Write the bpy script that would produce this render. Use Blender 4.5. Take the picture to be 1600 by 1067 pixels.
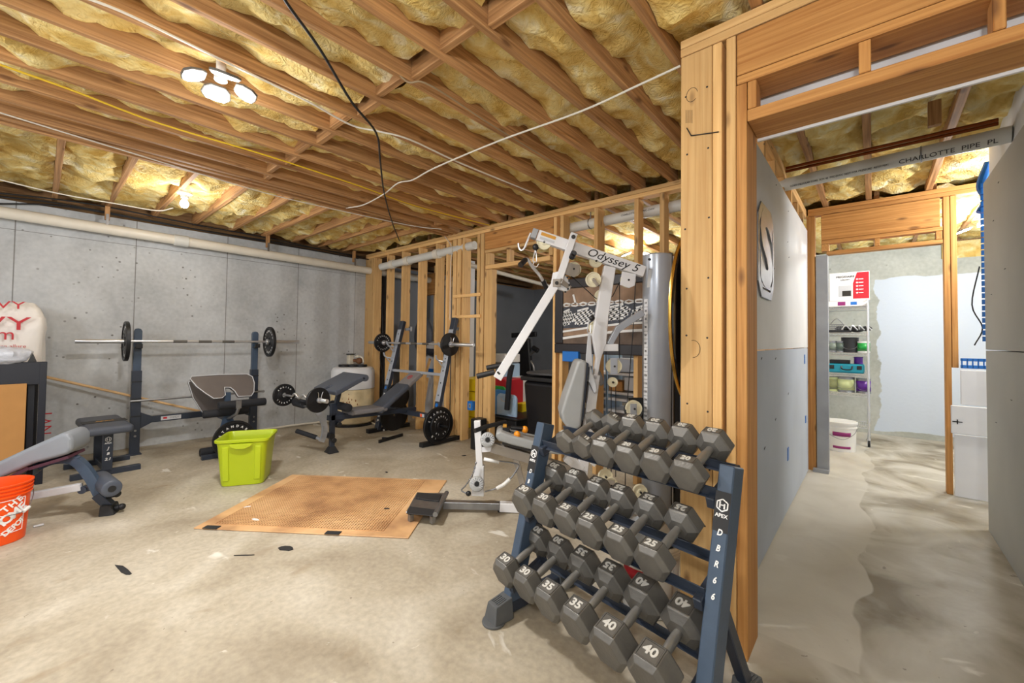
import bpy, bmesh, math, random
import numpy as np
from mathutils import Vector, Matrix, noise
random.seed(7)
for o_ in list(bpy.data.objects): bpy.data.objects.remove(o_)
SC = bpy.context.scene
COL = SC.collection
PI = math.pi

# ------------------------------------------------------------------ camera
FPX, CX, CY, H = 645.65, 800.0, 514.59, 1.32
YAW, PIT, ROL = .7177, .025, .0123
def _rot():
    cy, sy = math.cos(YAW), math.sin(YAW); cp, sp = math.cos(PIT), math.sin(PIT); cr, sr = math.cos(ROL), math.sin(ROL)
    F = Vector((-sy*cp, cy*cp, sp)); R = Vector((cy, sy, 0)); U = R.cross(F)
    return cr*R + sr*U, -sr*R + cr*U, F
CR, CU, CF = _rot()
cd = bpy.data.cameras.new('camera'); cam = bpy.data.objects.new('camera', cd); COL.objects.link(cam)
cd.sensor_width = 36; cd.sensor_fit = 'HORIZONTAL'; cd.lens = FPX/1600*36
cd.shift_x = 0; cd.shift_y = -(533.5-CY)/1600; cd.clip_start = .02
cam.matrix_world = Matrix(((CR.x, CU.x, -CF.x, 0), (CR.y, CU.y, -CF.y, 0), (CR.z, CU.z, -CF.z, H), (0, 0, 0, 1)))
SC.camera = cam

# surveying helpers: the place was measured from the photograph, these turn a sight line into a point in the room
EYE = Vector((0, 0, H))
def ray(u, v): return (u-CX)/FPX*CR + (CY-v)/FPX*CU + CF
def Zp(u, v, z=0.0): q = ray(u, v); return EYE + q*((z-H)/q.z)
def Xp(u, v, x): q = ray(u, v); return EYE + q*(x/q.x)
def Yp(u, v, y): q = ray(u, v); return EYE + q*(y/q.y)
def Dp(u, v, t): return EYE + ray(u, v)*t
def Pp(u, v, p, n): q = ray(u, v); n = Vector(n); return EYE + q*((Vector(p)-EYE).dot(n)/q.dot(n))

# ------------------------------------------------------------------ light and exposure
W = bpy.data.worlds.new('world'); SC.world = W; W.use_nodes = True
W.node_tree.nodes['Background'].inputs[0].default_value = (.93, .96, 1, 1)
W.node_tree.nodes['Background'].inputs[1].default_value = 1.15
SC.view_settings.view_transform = 'Standard'; SC.view_settings.look = 'None'
SC.view_settings.exposure = 0.0; SC.view_settings.gamma = 1; SC.view_settings.use_curve_mapping = False
def lamp(name, loc, power, radius=.1, col=(1, .985, .97)):
    l = bpy.data.lights.new(name, 'POINT'); l.energy = power; l.shadow_soft_size = radius; l.color = col
    o = bpy.data.objects.new(name, l); o.location = loc; COL.objects.link(o); return o
LED_MAIN = Zp(345, 121, 2.69)
def down_light(name, loc, power, size, col=(1, .985, .97)):
    l = bpy.data.lights.new(name, 'AREA'); l.shape = 'DISK'; l.size = size; l.energy = power; l.color = col
    o = bpy.data.objects.new(name, l); o.location = loc; COL.objects.link(o); return o
down_light('ceiling_led_light_glow', LED_MAIN - Vector((0, 0, .10)), 66, .26)
lamp('ceiling_led_light_spill', LED_MAIN - Vector((0, 0, .20)), 9, .08)
lamp('bulb_glow', (-5.12, .914, 2.42), 20, .05)
lamp('back_room_led_glow', (-2.57, 5.79, 2.50), 60, .08)
lamp('storage_led_glow', (.86, 6.43, 2.46), 95, .08, (.95, .98, 1))
lamp('hall_end_fill', (1.05, 4.85, 2.42), 62, .08, (.96, .98, 1))  # added fill hidden past the wall end, brightens corridor ceiling and drywall
lamp('corridor_rear_lamp', (.25, -.8, 2.15), 100, .10, (.97, .98, 1))
lamp('gym_rear_fill', (-3.2, -1.9, 2.2), 80, .2)  # unseen fill added behind the camera to lift the gym evenly

# ------------------------------------------------------------------ materials
def nt(name):
    m = bpy.data.materials.new(name); m.use_nodes = True
    return m, m.node_tree.nodes, m.node_tree.links, m.node_tree.nodes['Principled BSDF']
def c4(c): return (c[0], c[1], c[2], 1)
def srgb(r, g, b):
    f = lambda x: ((x/255+.055)/1.055)**2.4 if x > 10 else x/255/12.92
    return (f(r), f(g), f(b))
def mat(name, col, rough=.5, metal=0., var=0., vscale=8., bump=0., bscale=60., spec=.5, coat=0., alpha=1., trans=0., emit=0.):
    m, N, L, B = nt(name)
    B.inputs['Base Color'].default_value = c4(col); B.inputs['Roughness'].default_value = rough
    B.inputs['Metallic'].default_value = metal; B.inputs['Specular IOR Level'].default_value = spec
    B.inputs['Coat Weight'].default_value = coat; B.inputs['Transmission Weight'].default_value = trans
    if emit: B.inputs['Emission Color'].default_value = c4(col); B.inputs['Emission Strength'].default_value = emit
    if var or bump:
        tc = N.new('ShaderNodeTexCoord')
        n = N.new('ShaderNodeTexNoise'); n.inputs['Scale'].default_value = vscale; n.inputs['Detail'].default_value = 6
        L.new(tc.outputs['Object'], n.inputs['Vector'])
        if var:
            r = N.new('ShaderNodeMapRange'); r.inputs['From Min'].default_value = .3; r.inputs['From Max'].default_value = .7
            r.inputs['To Min'].default_value = 1-var; r.inputs['To Max'].default_value = 1+var
            L.new(n.outputs['Fac'], r.inputs['Value'])
            h = N.new('ShaderNodeHueSaturation'); h.inputs['Color'].default_value = c4(col)
            L.new(r.outputs['Result'], h.inputs['Value']); L.new(h.outputs['Color'], B.inputs['Base Color'])
        if bump:
            n2 = N.new('ShaderNodeTexNoise'); n2.inputs['Scale'].default_value = bscale; n2.inputs['Detail'].default_value = 4
            L.new(tc.outputs['Object'], n2.inputs['Vector'])
            b = N.new('ShaderNodeBump'); b.inputs['Strength'].default_value = bump; b.inputs['Distance'].default_value = .01
            L.new(n2.outputs['Fac'], b.inputs['Height']); L.new(b.outputs['Normal'], B.inputs['Normal'])
    return m

def ramp(N, stops):
    r = N.new('ShaderNodeValToRGB'); e = r.color_ramp.elements
    e[0].position = stops[0][0]; e[0].color = c4(stops[0][1]); e[1].position = stops[-1][0]; e[1].color = c4(stops[-1][1])
    for p, c in stops[1:-1]:
        x = e.new(p); x.color = c4(c)
    return r
def wood(name, dark, light, axis, vary=.22, rough=.7, knot=srgb(96, 58, 28)):
    m, N, L, B = nt(name)
    tc = N.new('ShaderNodeTexCoord'); oi = N.new('ShaderNodeObjectInfo')
    add = N.new('ShaderNodeVectorMath'); add.operation = 'ADD'
    sc = N.new('ShaderNodeVectorMath'); sc.operation = 'SCALE'; sc.inputs['Scale'].default_value = 37.
    L.new(tc.outputs['Object'], add.inputs[0])
    cmb = N.new('ShaderNodeCombineXYZ')
    for i in range(3): L.new(oi.outputs['Random'], cmb.inputs[i])
    L.new(cmb.outputs[0], sc.inputs[0]); L.new(sc.outputs[0], add.inputs[1])
    mp = N.new('ShaderNodeMapping'); s = [60, 60, 60]; s[axis] = 1.6; mp.inputs['Scale'].default_value = s
    L.new(add.outputs[0], mp.inputs['Vector'])
    n = N.new('ShaderNodeTexNoise'); n.inputs['Scale'].default_value = 1; n.inputs['Detail'].default_value = 5; n.inputs['Distortion'].default_value = .6
    L.new(mp.outputs[0], n.inputs['Vector'])
    r = ramp(N, [(.30, dark), (.5, tuple((a+b)/2 for a, b in zip(dark, light))), (.70, light)])
    L.new(n.outputs['Fac'], r.inputs[0])
    # broad mottling
    n3 = N.new('ShaderNodeTexNoise'); n3.inputs['Scale'].default_value = 3.2; n3.inputs['Detail'].default_value = 3
    L.new(add.outputs[0], n3.inputs['Vector'])
    # knots
    mk = N.new('ShaderNodeMapping'); s2 = [9, 9, 9]; s2[axis] = 3.2; mk.inputs['Scale'].default_value = s2
    L.new(add.outputs[0], mk.inputs['Vector'])
    v = N.new('ShaderNodeTexVoronoi'); v.inputs['Scale'].default_value = 1.; L.new(mk.outputs[0], v.inputs['Vector'])
    kr = N.new('ShaderNodeMapRange'); kr.inputs['From Min'].default_value = .06; kr.inputs['From Max'].default_value = .17
    kr.inputs['To Min'].default_value = .75; kr.inputs['To Max'].default_value = 0.; L.new(v.outputs['Distance'], kr.inputs['Value'])
    mx = N.new('ShaderNodeMixRGB'); mx.inputs[2].default_value = c4(knot); L.new(kr.outputs[0], mx.inputs[0]); L.new(r.outputs[0], mx.inputs[1])
    ma = N.new('ShaderNodeMath'); ma.operation = 'MULTIPLY_ADD'; L.new(oi.outputs['Random'], ma.inputs[0]); ma.inputs[1].default_value = vary*2; ma.inputs[2].default_value = 1-vary-.12
    mb = N.new('ShaderNodeMath'); mb.operation = 'MULTIPLY_ADD'; L.new(n3.outputs['Fac'], mb.inputs[0]); mb.inputs[1].default_value = .3; L.new(ma.outputs[0], mb.inputs[2])
    h = N.new('ShaderNodeHueSaturation'); L.new(mb.outputs[0], h.inputs['Value']); L.new(mx.outputs[0], h.inputs['Color'])
    L.new(h.outputs[0], B.inputs['Base Color']); B.inputs['Roughness'].default_value = rough
    b = N.new('ShaderNodeBump'); b.inputs['Strength'].default_value = .25; b.inputs['Distance'].default_value = .004
    L.new(n.outputs['Fac'], b.inputs['Height']); L.new(b.outputs[0], B.inputs['Normal'])
    return m
SD, SL = srgb(208, 162, 102), srgb(228, 188, 128)
WOOD = [wood('pine_grain_%s' % a, SD, SL, i) for i, a in enumerate('xyz')]
JD, JL = srgb(140, 97, 58), srgb(203, 156, 104)
JOIST = [wood('joist_grain_%s' % a, JD, JL, i, .12) for i, a in enumerate('xyz')]
HDRW = [wood('header_grain_%s' % a, srgb(170, 112, 54), srgb(208, 154, 88), i, .08) for i, a in enumerate('xyz')]

def concrete_floor():
    m, N, L, B = nt('concrete_floor')
    tc = N.new('ShaderNodeTexCoord'); sp = N.new('ShaderNodeSeparateXYZ'); L.new(tc.outputs['Object'], sp.inputs[0])
    def noi(s, d=6, dist=0., w=None):
        n = N.new('ShaderNodeTexNoise'); n.inputs['Scale'].default_value = s; n.inputs['Detail'].default_value = d; n.inputs['Distortion'].default_value = dist
        L.new((w or tc.outputs['Object']), n.inputs['Vector']); return n.outputs['Fac']
    r = ramp(N, [(.3, srgb(148, 136, 116)), (.5, srgb(174, 164, 145)), (.72, srgb(198, 191, 176))]); L.new(noi(1.5, 8, .6), r.inputs[0])
    fine = N.new('ShaderNodeMixRGB'); fine.blend_type = 'OVERLAY'; fine.inputs[0].default_value = .35
    fr = ramp(N, [(.3, (.3, .3, .3)), (.7, (.65, .65, .65))]); L.new(noi(34, 8), fr.inputs[0]); L.new(r.outputs[0], fine.inputs[1]); L.new(fr.outputs[0], fine.inputs[2])
    # corridor slab is greyer
    g = ramp(N, [(.32, srgb(132, 123, 106)), (.46, srgb(172, 166, 152)), (.64, srgb(202, 199, 190))]); L.new(noi(1.9, 8, 1.1), g.inputs[0])
    gx = N.new('ShaderNodeMapRange'); gx.inputs['From Min'].default_value = -.62; gx.inputs['From Max'].default_value = -.40; L.new(sp.outputs[0], gx.inputs['Value'])
    mx = N.new('ShaderNodeMixRGB'); L.new(gx.outputs[0], mx.inputs[0]); L.new(fine.outputs[0], mx.inputs[1]); L.new(g.outputs[0], mx.inputs[2])
    # white smears of joint compound
    def smear(base, scale, lo, hi, col, amt, stretch=(1, 1, 1), off=0):
        mp = N.new('ShaderNodeMapping'); mp.inputs['Scale'].default_value = stretch; mp.inputs['Location'].default_value = (off, off*.7, 0); L.new(tc.outputs['Object'], mp.inputs['Vector'])
        k = N.new('ShaderNodeMapRange'); k.inputs['From Min'].default_value = lo; k.inputs['From Max'].default_value = hi; k.inputs['To Max'].default_value = amt
        L.new(noi(scale, 5, .5, mp.outputs[0]), k.inputs['Value'])
        x = N.new('ShaderNodeMixRGB'); L.new(k.outputs[0], x.inputs[0]); L.new(base, x.inputs[1]); x.inputs[2].default_value = c4(col); return x.outputs[0]
    o = smear(mx.outputs[0], 2.1, .66, .70, srgb(232, 230, 222), .6, (1, 2.2, 1), 3.1)
    o = smear(o, 2.6, .63, .74, srgb(142, 122, 94), .5, (1.5, 1, 1), 9.2)
    o = smear(o, 22, .71, .74, srgb(92, 80, 66), .55, (1, 1, 1), 1.2)
    o = smear(o, 9, .70, .73, srgb(226, 222, 210), .5, (2.2, 1, 1), 5.5)
    # pale band along the corridor wall
    wob = N.new('ShaderNodeMath'); wob.operation = 'MULTIPLY_ADD'; L.new(noi(1.4, 2), wob.inputs[0]); wob.inputs[1].default_value = .34; L.new(sp.outputs[0], wob.inputs[2])
    def step(src, a, b, inv=False):
        k = N.new('ShaderNodeMapRange'); k.inputs['From Min'].default_value = a; k.inputs['From Max'].default_value = b
        if inv: k.inputs['To Min'].default_value = 1; k.inputs['To Max'].default_value = 0
        L.new(src, k.inputs['Value']); return k.outputs[0]
    a1 = step(wob.outputs[0], .115, .125, True); a2 = step(sp.outputs[0], -.53, -.52); a3 = step(sp.outputs[1], 2.19, 2.2)
    p = N.new('ShaderNodeMath'); p.operation = 'MULTIPLY'; L.new(a1, p.inputs[0]); L.new(a2, p.inputs[1])
    p2 = N.new('ShaderNodeMath'); p2.operation = 'MULTIPLY'; L.new(p.outputs[0], p2.inputs[0]); L.new(a3, p2.inputs[1])
    p3 = N.new('ShaderNodeMath'); p3.operation = 'MULTIPLY'; L.new(p2.outputs[0], p3.inputs[0]); p3.inputs[1].default_value = .75
    x = N.new('ShaderNodeMixRGB'); L.new(p3.outputs[0], x.inputs[0]); L.new(o, x.inputs[1]); x.inputs[2].default_value = c4(srgb(206, 202, 192))
    L.new(x.outputs[0], B.inputs['Base Color'])
    rr = N.new('ShaderNodeMapRange'); rr.inputs['To Min'].default_value = .42; rr.inputs['To Max'].default_value = .8; L.new(noi(5, 5), rr.inputs['Value']); L.new(rr.outputs[0], B.inputs['Roughness'])
    b = N.new('ShaderNodeBump'); b.inputs['Strength'].default_value = .2; b.inputs['Distance'].default_value = .008; L.new(noi(28, 8), b.inputs['Height']); L.new(b.outputs[0], B.inputs['Normal'])
    return m
def concrete_wall(name, stops, seam=True, axis=1, pit=True, patch=None):
    m, N, L, B = nt(name)
    tc = N.new('ShaderNodeTexCoord'); sp = N.new('ShaderNodeSeparateXYZ'); L.new(tc.outputs['Object'], sp.inputs[0])
    n = N.new('ShaderNodeTexNoise'); n.inputs['Scale'].default_value = 1.3; n.inputs['Detail'].default_value = 8; n.inputs['Distortion'].default_value = .5; L.new(tc.outputs['Object'], n.inputs['Vector'])
    r = ramp(N, stops); L.new(n.outputs['Fac'], r.inputs[0]); out = r.outputs[0]
    n2 = N.new('ShaderNodeTexNoise'); n2.inputs['Scale'].default_value = 25; n2.inputs['Detail'].default_value = 6; L.new(tc.outputs['Object'], n2.inputs['Vector'])
    ov = N.new('ShaderNodeMixRGB'); ov.blend_type = 'OVERLAY'; ov.inputs[0].default_value = .2; L.new(out, ov.inputs[1]); L.new(n2.outputs['Fac'], ov.inputs[2]); out = ov.outputs[0]
    def mul(fac, col, o):
        x = N.new('ShaderNodeMixRGB'); L.new(fac, x.inputs[0]); L.new(o, x.inputs[1]); x.inputs[2].default_value = c4(col); return x.outputs[0]
    if seam:
        for src, per, off, w in ((sp.outputs[axis], .913, -.183, .006), (sp.outputs[2], 2.37, 0, .004)):
            a = N.new('ShaderNodeMath'); a.operation = 'ADD'; L.new(src, a.inputs[0]); a.inputs[1].default_value = -off + per*10 + per/2
            b = N.new('ShaderNodeMath'); b.operation = 'MODULO'; L.new(a.outputs[0], b.inputs[0]); b.inputs[1].default_value = per
            c = N.new('ShaderNodeMath'); c.operation = 'SUBTRACT'; L.new(b.outputs[0], c.inputs[0]); c.inputs[1].default_value = per/2
            d = N.new('ShaderNodeMath'); d.operation = 'ABSOLUTE'; L.new(c.outputs[0], d.inputs[0])
            e = N.new('ShaderNodeMapRange'); e.inputs['From Min'].default_value = w*.4; e.inputs['From Max'].default_value = w; e.inputs['To Min'].default_value = .75; e.inputs['To Max'].default_value = 0; L.new(d.outputs[0], e.inputs['Value'])
            out = mul(e.outputs[0], srgb(92, 88, 82), out)
    if pit:
        v = N.new('ShaderNodeTexVoronoi'); v.inputs['Scale'].default_value = 11; L.new(tc.outputs['Object'], v.inputs['Vector'])
        e = N.new('ShaderNodeMapRange'); e.inputs['From Min'].default_value = .09; e.inputs['From Max'].default_value = .14; e.inputs['To Min'].default_value = .8; e.inputs['To Max'].default_value = 0; L.new(v.outputs['Distance'], e.inputs['Value'])
        n4 = N.new('ShaderNodeTexNoise'); n4.inputs['Scale'].default_value = 1.1; L.new(tc.outputs['Object'], n4.inputs['Vector'])
        g = N.new('ShaderNodeMapRange'); g.inputs['From Min'].default_value = .5; g.inputs['From Max'].default_value = .62; L.new(n4.outputs['Fac'], g.inputs['Value'])
        mm = N.new('ShaderNodeMath'); mm.operation = 'MULTIPLY'; L.new(e.outputs[0], mm.inputs[0]); L.new(g.outputs[0], mm.inputs[1])
        out = mul(mm.outputs[0], srgb(84, 80, 74), out)
    if patch: out = patch(N, L, tc, sp, out, mul)
    L.new(out, B.inputs['Base Color']); B.inputs['Roughness'].default_value = .85
    b = N.new('ShaderNodeBump'); b.inputs['Strength'].default_value = .25; b.inputs['Distance'].default_value = .008; L.new(n2.outputs['Fac'], b.inputs['Height']); L.new(b.outputs[0], B.inputs['Normal'])
    return m
def blue_patch(N, L, tc, sp, out, mul):
    # pale blue paint rolled over part of the wall, ragged edges
    n = N.new('ShaderNodeTexNoise'); n.inputs['Scale'].default_value = 3; n.inputs['Detail'].default_value = 4; L.new(tc.outputs['Object'], n.inputs['Vector'])
    def st(src, a, k, inv=False, amp=.3):
        q = N.new('ShaderNodeMath'); q.operation = 'MULTIPLY_ADD'; L.new(n.outputs['Fac'], q.inputs[0]); q.inputs[1].default_value = amp; L.new(src, q.inputs[2])
        e = N.new('ShaderNodeMapRange'); e.inputs['From Min'].default_value = a; e.inputs['From Max'].default_value = a+k
        if inv: e.inputs['To Min'].default_value = 1; e.inputs['To Max'].default_value = 0
        L.new(q.outputs[0], e.inputs['Value']); return e.outputs[0]
    f = None
    for t in (st(sp.outputs[0], .20, .01), st(sp.outputs[2], .12, .01, False, .12), st(sp.outputs[2], 2.33, .01, True, .1)):
        if f is None: f = t
        else:
            p = N.new('ShaderNodeMath'); p.operation = 'MULTIPLY'; L.new(f, p.inputs[0]); L.new(t, p.inputs[1]); f = p.outputs[0]
    return mul(f, srgb(206, 217, 232), out)
M = {}
M['floor'] = concrete_floor()
M['conc'] = concrete_wall('poured_concrete', [(.24, srgb(162, 166, 169)), (.5, srgb(186, 189, 191)), (.76, srgb(204, 208, 211))])
M['conc_b'] = concrete_wall('storage_concrete', [(.3, srgb(160, 164, 158)), (.5, srgb(180, 184, 178)), (.7, srgb(200, 204, 200))], False, 0, True, blue_patch)
M['grey_wall'] = mat('grey_painted_wall', srgb(128, 134, 142), .8, 0, .10, 1.2, .1, 30)
M['drywall'] = mat('raw_drywall', srgb(186, 194, 206), .9, 0, .07, 1.6, .05, 90)
M['drywall_w'] = mat('primed_drywall', srgb(226, 226, 226), .85, 0, .06, 1.8, .05, 90)
M['drywall_r'] = mat('brownish_drywall', srgb(190, 188, 180), .85, 0, .10, 1.1, .06, 70)
M['osb'] = mat('subfloor', srgb(96, 72, 44), .9, 0, .3, 5)
M['pvc'] = mat('white_pvc', srgb(226, 220, 206), .4, 0, .06, 5)
M['pvc2'] = mat('pale_pvc', srgb(214, 214, 208), .4, 0, .04, 5)
M['copper'] = mat('copper', srgb(120, 62, 30), .35, .9)
def insulation():
    m, N, L, B = nt('fiberglass')
    tc = N.new('ShaderNodeTexCoord'); oi = N.new('ShaderNodeObjectInfo')
    mp = N.new('ShaderNodeMapping'); mp.inputs['Scale'].default_value = (1.6, 1, 1); L.new(tc.outputs['Object'], mp.inputs['Vector'])
    n = N.new('ShaderNodeTexNoise'); n.inputs['Scale'].default_value = 5; n.inputs['Detail'].default_value = 8; n.inputs['Distortion'].default_value = 1.2; L.new(mp.outputs[0], n.inputs['Vector'])
    r = ramp(N, [(.28, srgb(212, 172, 88)), (.42, srgb(232, 200, 122)), (.58, srgb(242, 222, 156)), (.74, srgb(254, 246, 216))]); L.new(n.outputs['Fac'], r.inputs[0])
    h = N.new('ShaderNodeHueSaturation'); ma = N.new('ShaderNodeMath'); ma.operation = 'MULTIPLY_ADD'; L.new(oi.outputs['Random'], ma.inputs[0]); ma.inputs[1].default_value = .16; ma.inputs[2].default_value = .9
    L.new(ma.outputs[0], h.inputs['Value']); L.new(r.outputs[0], h.inputs['Color']); L.new(h.outputs[0], B.inputs['Base Color'])
    B.inputs['Roughness'].default_value = 1; B.inputs['Specular IOR Level'].default_value = .1
    n2 = N.new('ShaderNodeTexNoise'); n2.inputs['Scale'].default_value = 22; n2.inputs['Detail'].default_value = 8; n2.inputs['Distortion'].default_value = 2; L.new(tc.outputs['Object'], n2.inputs['Vector'])
    b = N.new('ShaderNodeBump'); b.inputs['Strength'].default_value = .7; b.inputs['Distance'].default_value = .03; L.new(n2.outputs['Fac'], b.inputs['Height']); L.new(b.outputs[0], B.inputs['Normal'])
    return m
M['insul'] = insulation()
M['led'] = mat('led_panel', (1, .98, .95), .5, emit=28.)
M['white_plastic'] = mat('white_plastic', srgb(232, 232, 230), .4)
M['black_plastic'] = mat('black_plastic', srgb(26, 27, 30), .45, 0, .1, 6)
M['navy'] = mat('navy_powder_coat', srgb(44, 52, 66), .38, 0, .12, 7, .05, 120)
M['blue_steel'] = mat('blue_grey_powder_coat', srgb(62, 78, 98), .38, 0, .12, 9, .04, 120)
M['iron'] = mat('black_iron', srgb(30, 31, 34), .42, .3, .15, 20, .15, 160)
M['chrome'] = mat('chrome', srgb(222, 224, 228), .30, .85)
M['steel'] = mat('dull_steel', srgb(150, 152, 156), .38, .9, .1, 20)
M['foam'] = mat('black_foam', srgb(30, 32, 38), .8, 0, .1, 30, .2, 200)
M['vinyl'] = mat('grey_vinyl', srgb(132, 138, 146), .42, 0, .08, 5, .05, 200)
M['vinyl_d'] = mat('slate_vinyl', srgb(74, 80, 92), .4, 0, .08, 6, .05, 200)
M['vinyl_b'] = mat('brown_grey_vinyl', srgb(100, 94, 92), .32, 0, .08, 6)
M['silver'] = mat('silver_paint', srgb(182, 188, 198), .3, .35, .04, 6)
M['gym_white'] = mat('white_frame_paint', srgb(226, 226, 228), .32, 0, .03, 4)
M['gym_beige'] = mat('beige_frame_paint', srgb(160, 151, 140), .4, 0, .06, 5)
M['cable'] = mat('black_cable', srgb(22, 24, 28), .5)
M['cream'] = mat('cream_nylon', srgb(226, 218, 188), .45)
M['grey_pad'] = mat('light_grey_pad', srgb(160, 162, 162), .45, 0, .06, 6)
M['ink_w'] = mat('white_ink', srgb(236, 236, 236), .5)
M['ink_k'] = mat('black_ink', srgb(28, 28, 30), .5)
M['ink_r'] = mat('red_ink', srgb(190, 24, 40), .5)
M['gold'] = mat('gold_print', srgb(206, 150, 60), .4, .3)
M['hex'] = mat('hex_iron', srgb(104, 102, 98), .40, .45, .16, 14, .12, 90)
M['hex_num'] = mat('raised_numeral', srgb(206, 204, 198), .45, .1)
M['hex_dark'] = mat('numeral_recess', srgb(44, 42, 40), .6, .2)
M['hex_mid'] = mat('recess_floor', srgb(98, 95, 90), .5, .3, .1, 20)
M['galv'] = mat('galvanised_stud', srgb(156, 158, 162), .5, .2, .1, 5)
M['handle'] = mat('handle_steel', srgb(150, 148, 144), .4, .7, .08, 30)
M['rubber'] = mat('black_rubber', srgb(34, 34, 36), .7, 0, .1, 30)
M['dusty'] = mat('dusty_rubber', srgb(84, 86, 88), .75, 0, .15, 18)
M['orange'] = mat('orange_plastic', srgb(244, 84, 14), .38)
M['lime'] = mat('lime_plastic', srgb(176, 194, 26), .35)
M['yellow'] = mat('yellow_plastic', srgb(240, 212, 10), .4)
M['blue'] = mat('blue_plastic', srgb(24, 110, 196), .4)
M['lblue'] = mat('light_blue_plastic', srgb(168, 196, 224), .4)
M['mblue'] = mat('mid_blue_plastic', srgb(70, 140, 206), .4)
M['green'] = mat('green_plastic', srgb(34, 158, 70), .4)
M['red'] = mat('red_plastic', srgb(190, 24, 44), .4)
M['teal'] = mat('teal_plastic', srgb(22, 138, 160), .4)
M['purple'] = mat('purple_label', srgb(92, 34, 150), .4)
M['magenta'] = mat('magenta_label', srgb(142, 36, 110), .4)
M['pale_green'] = mat('pale_green_paint', srgb(196, 206, 150), .4)
M['cardboard'] = mat('cardboard', srgb(186, 136, 78), .8, 0, .05, 8)
M['paper'] = mat('white_paper', srgb(236, 236, 238), .6)
M['lgrey'] = mat('light_grey', srgb(196, 198, 202), .6)

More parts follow.
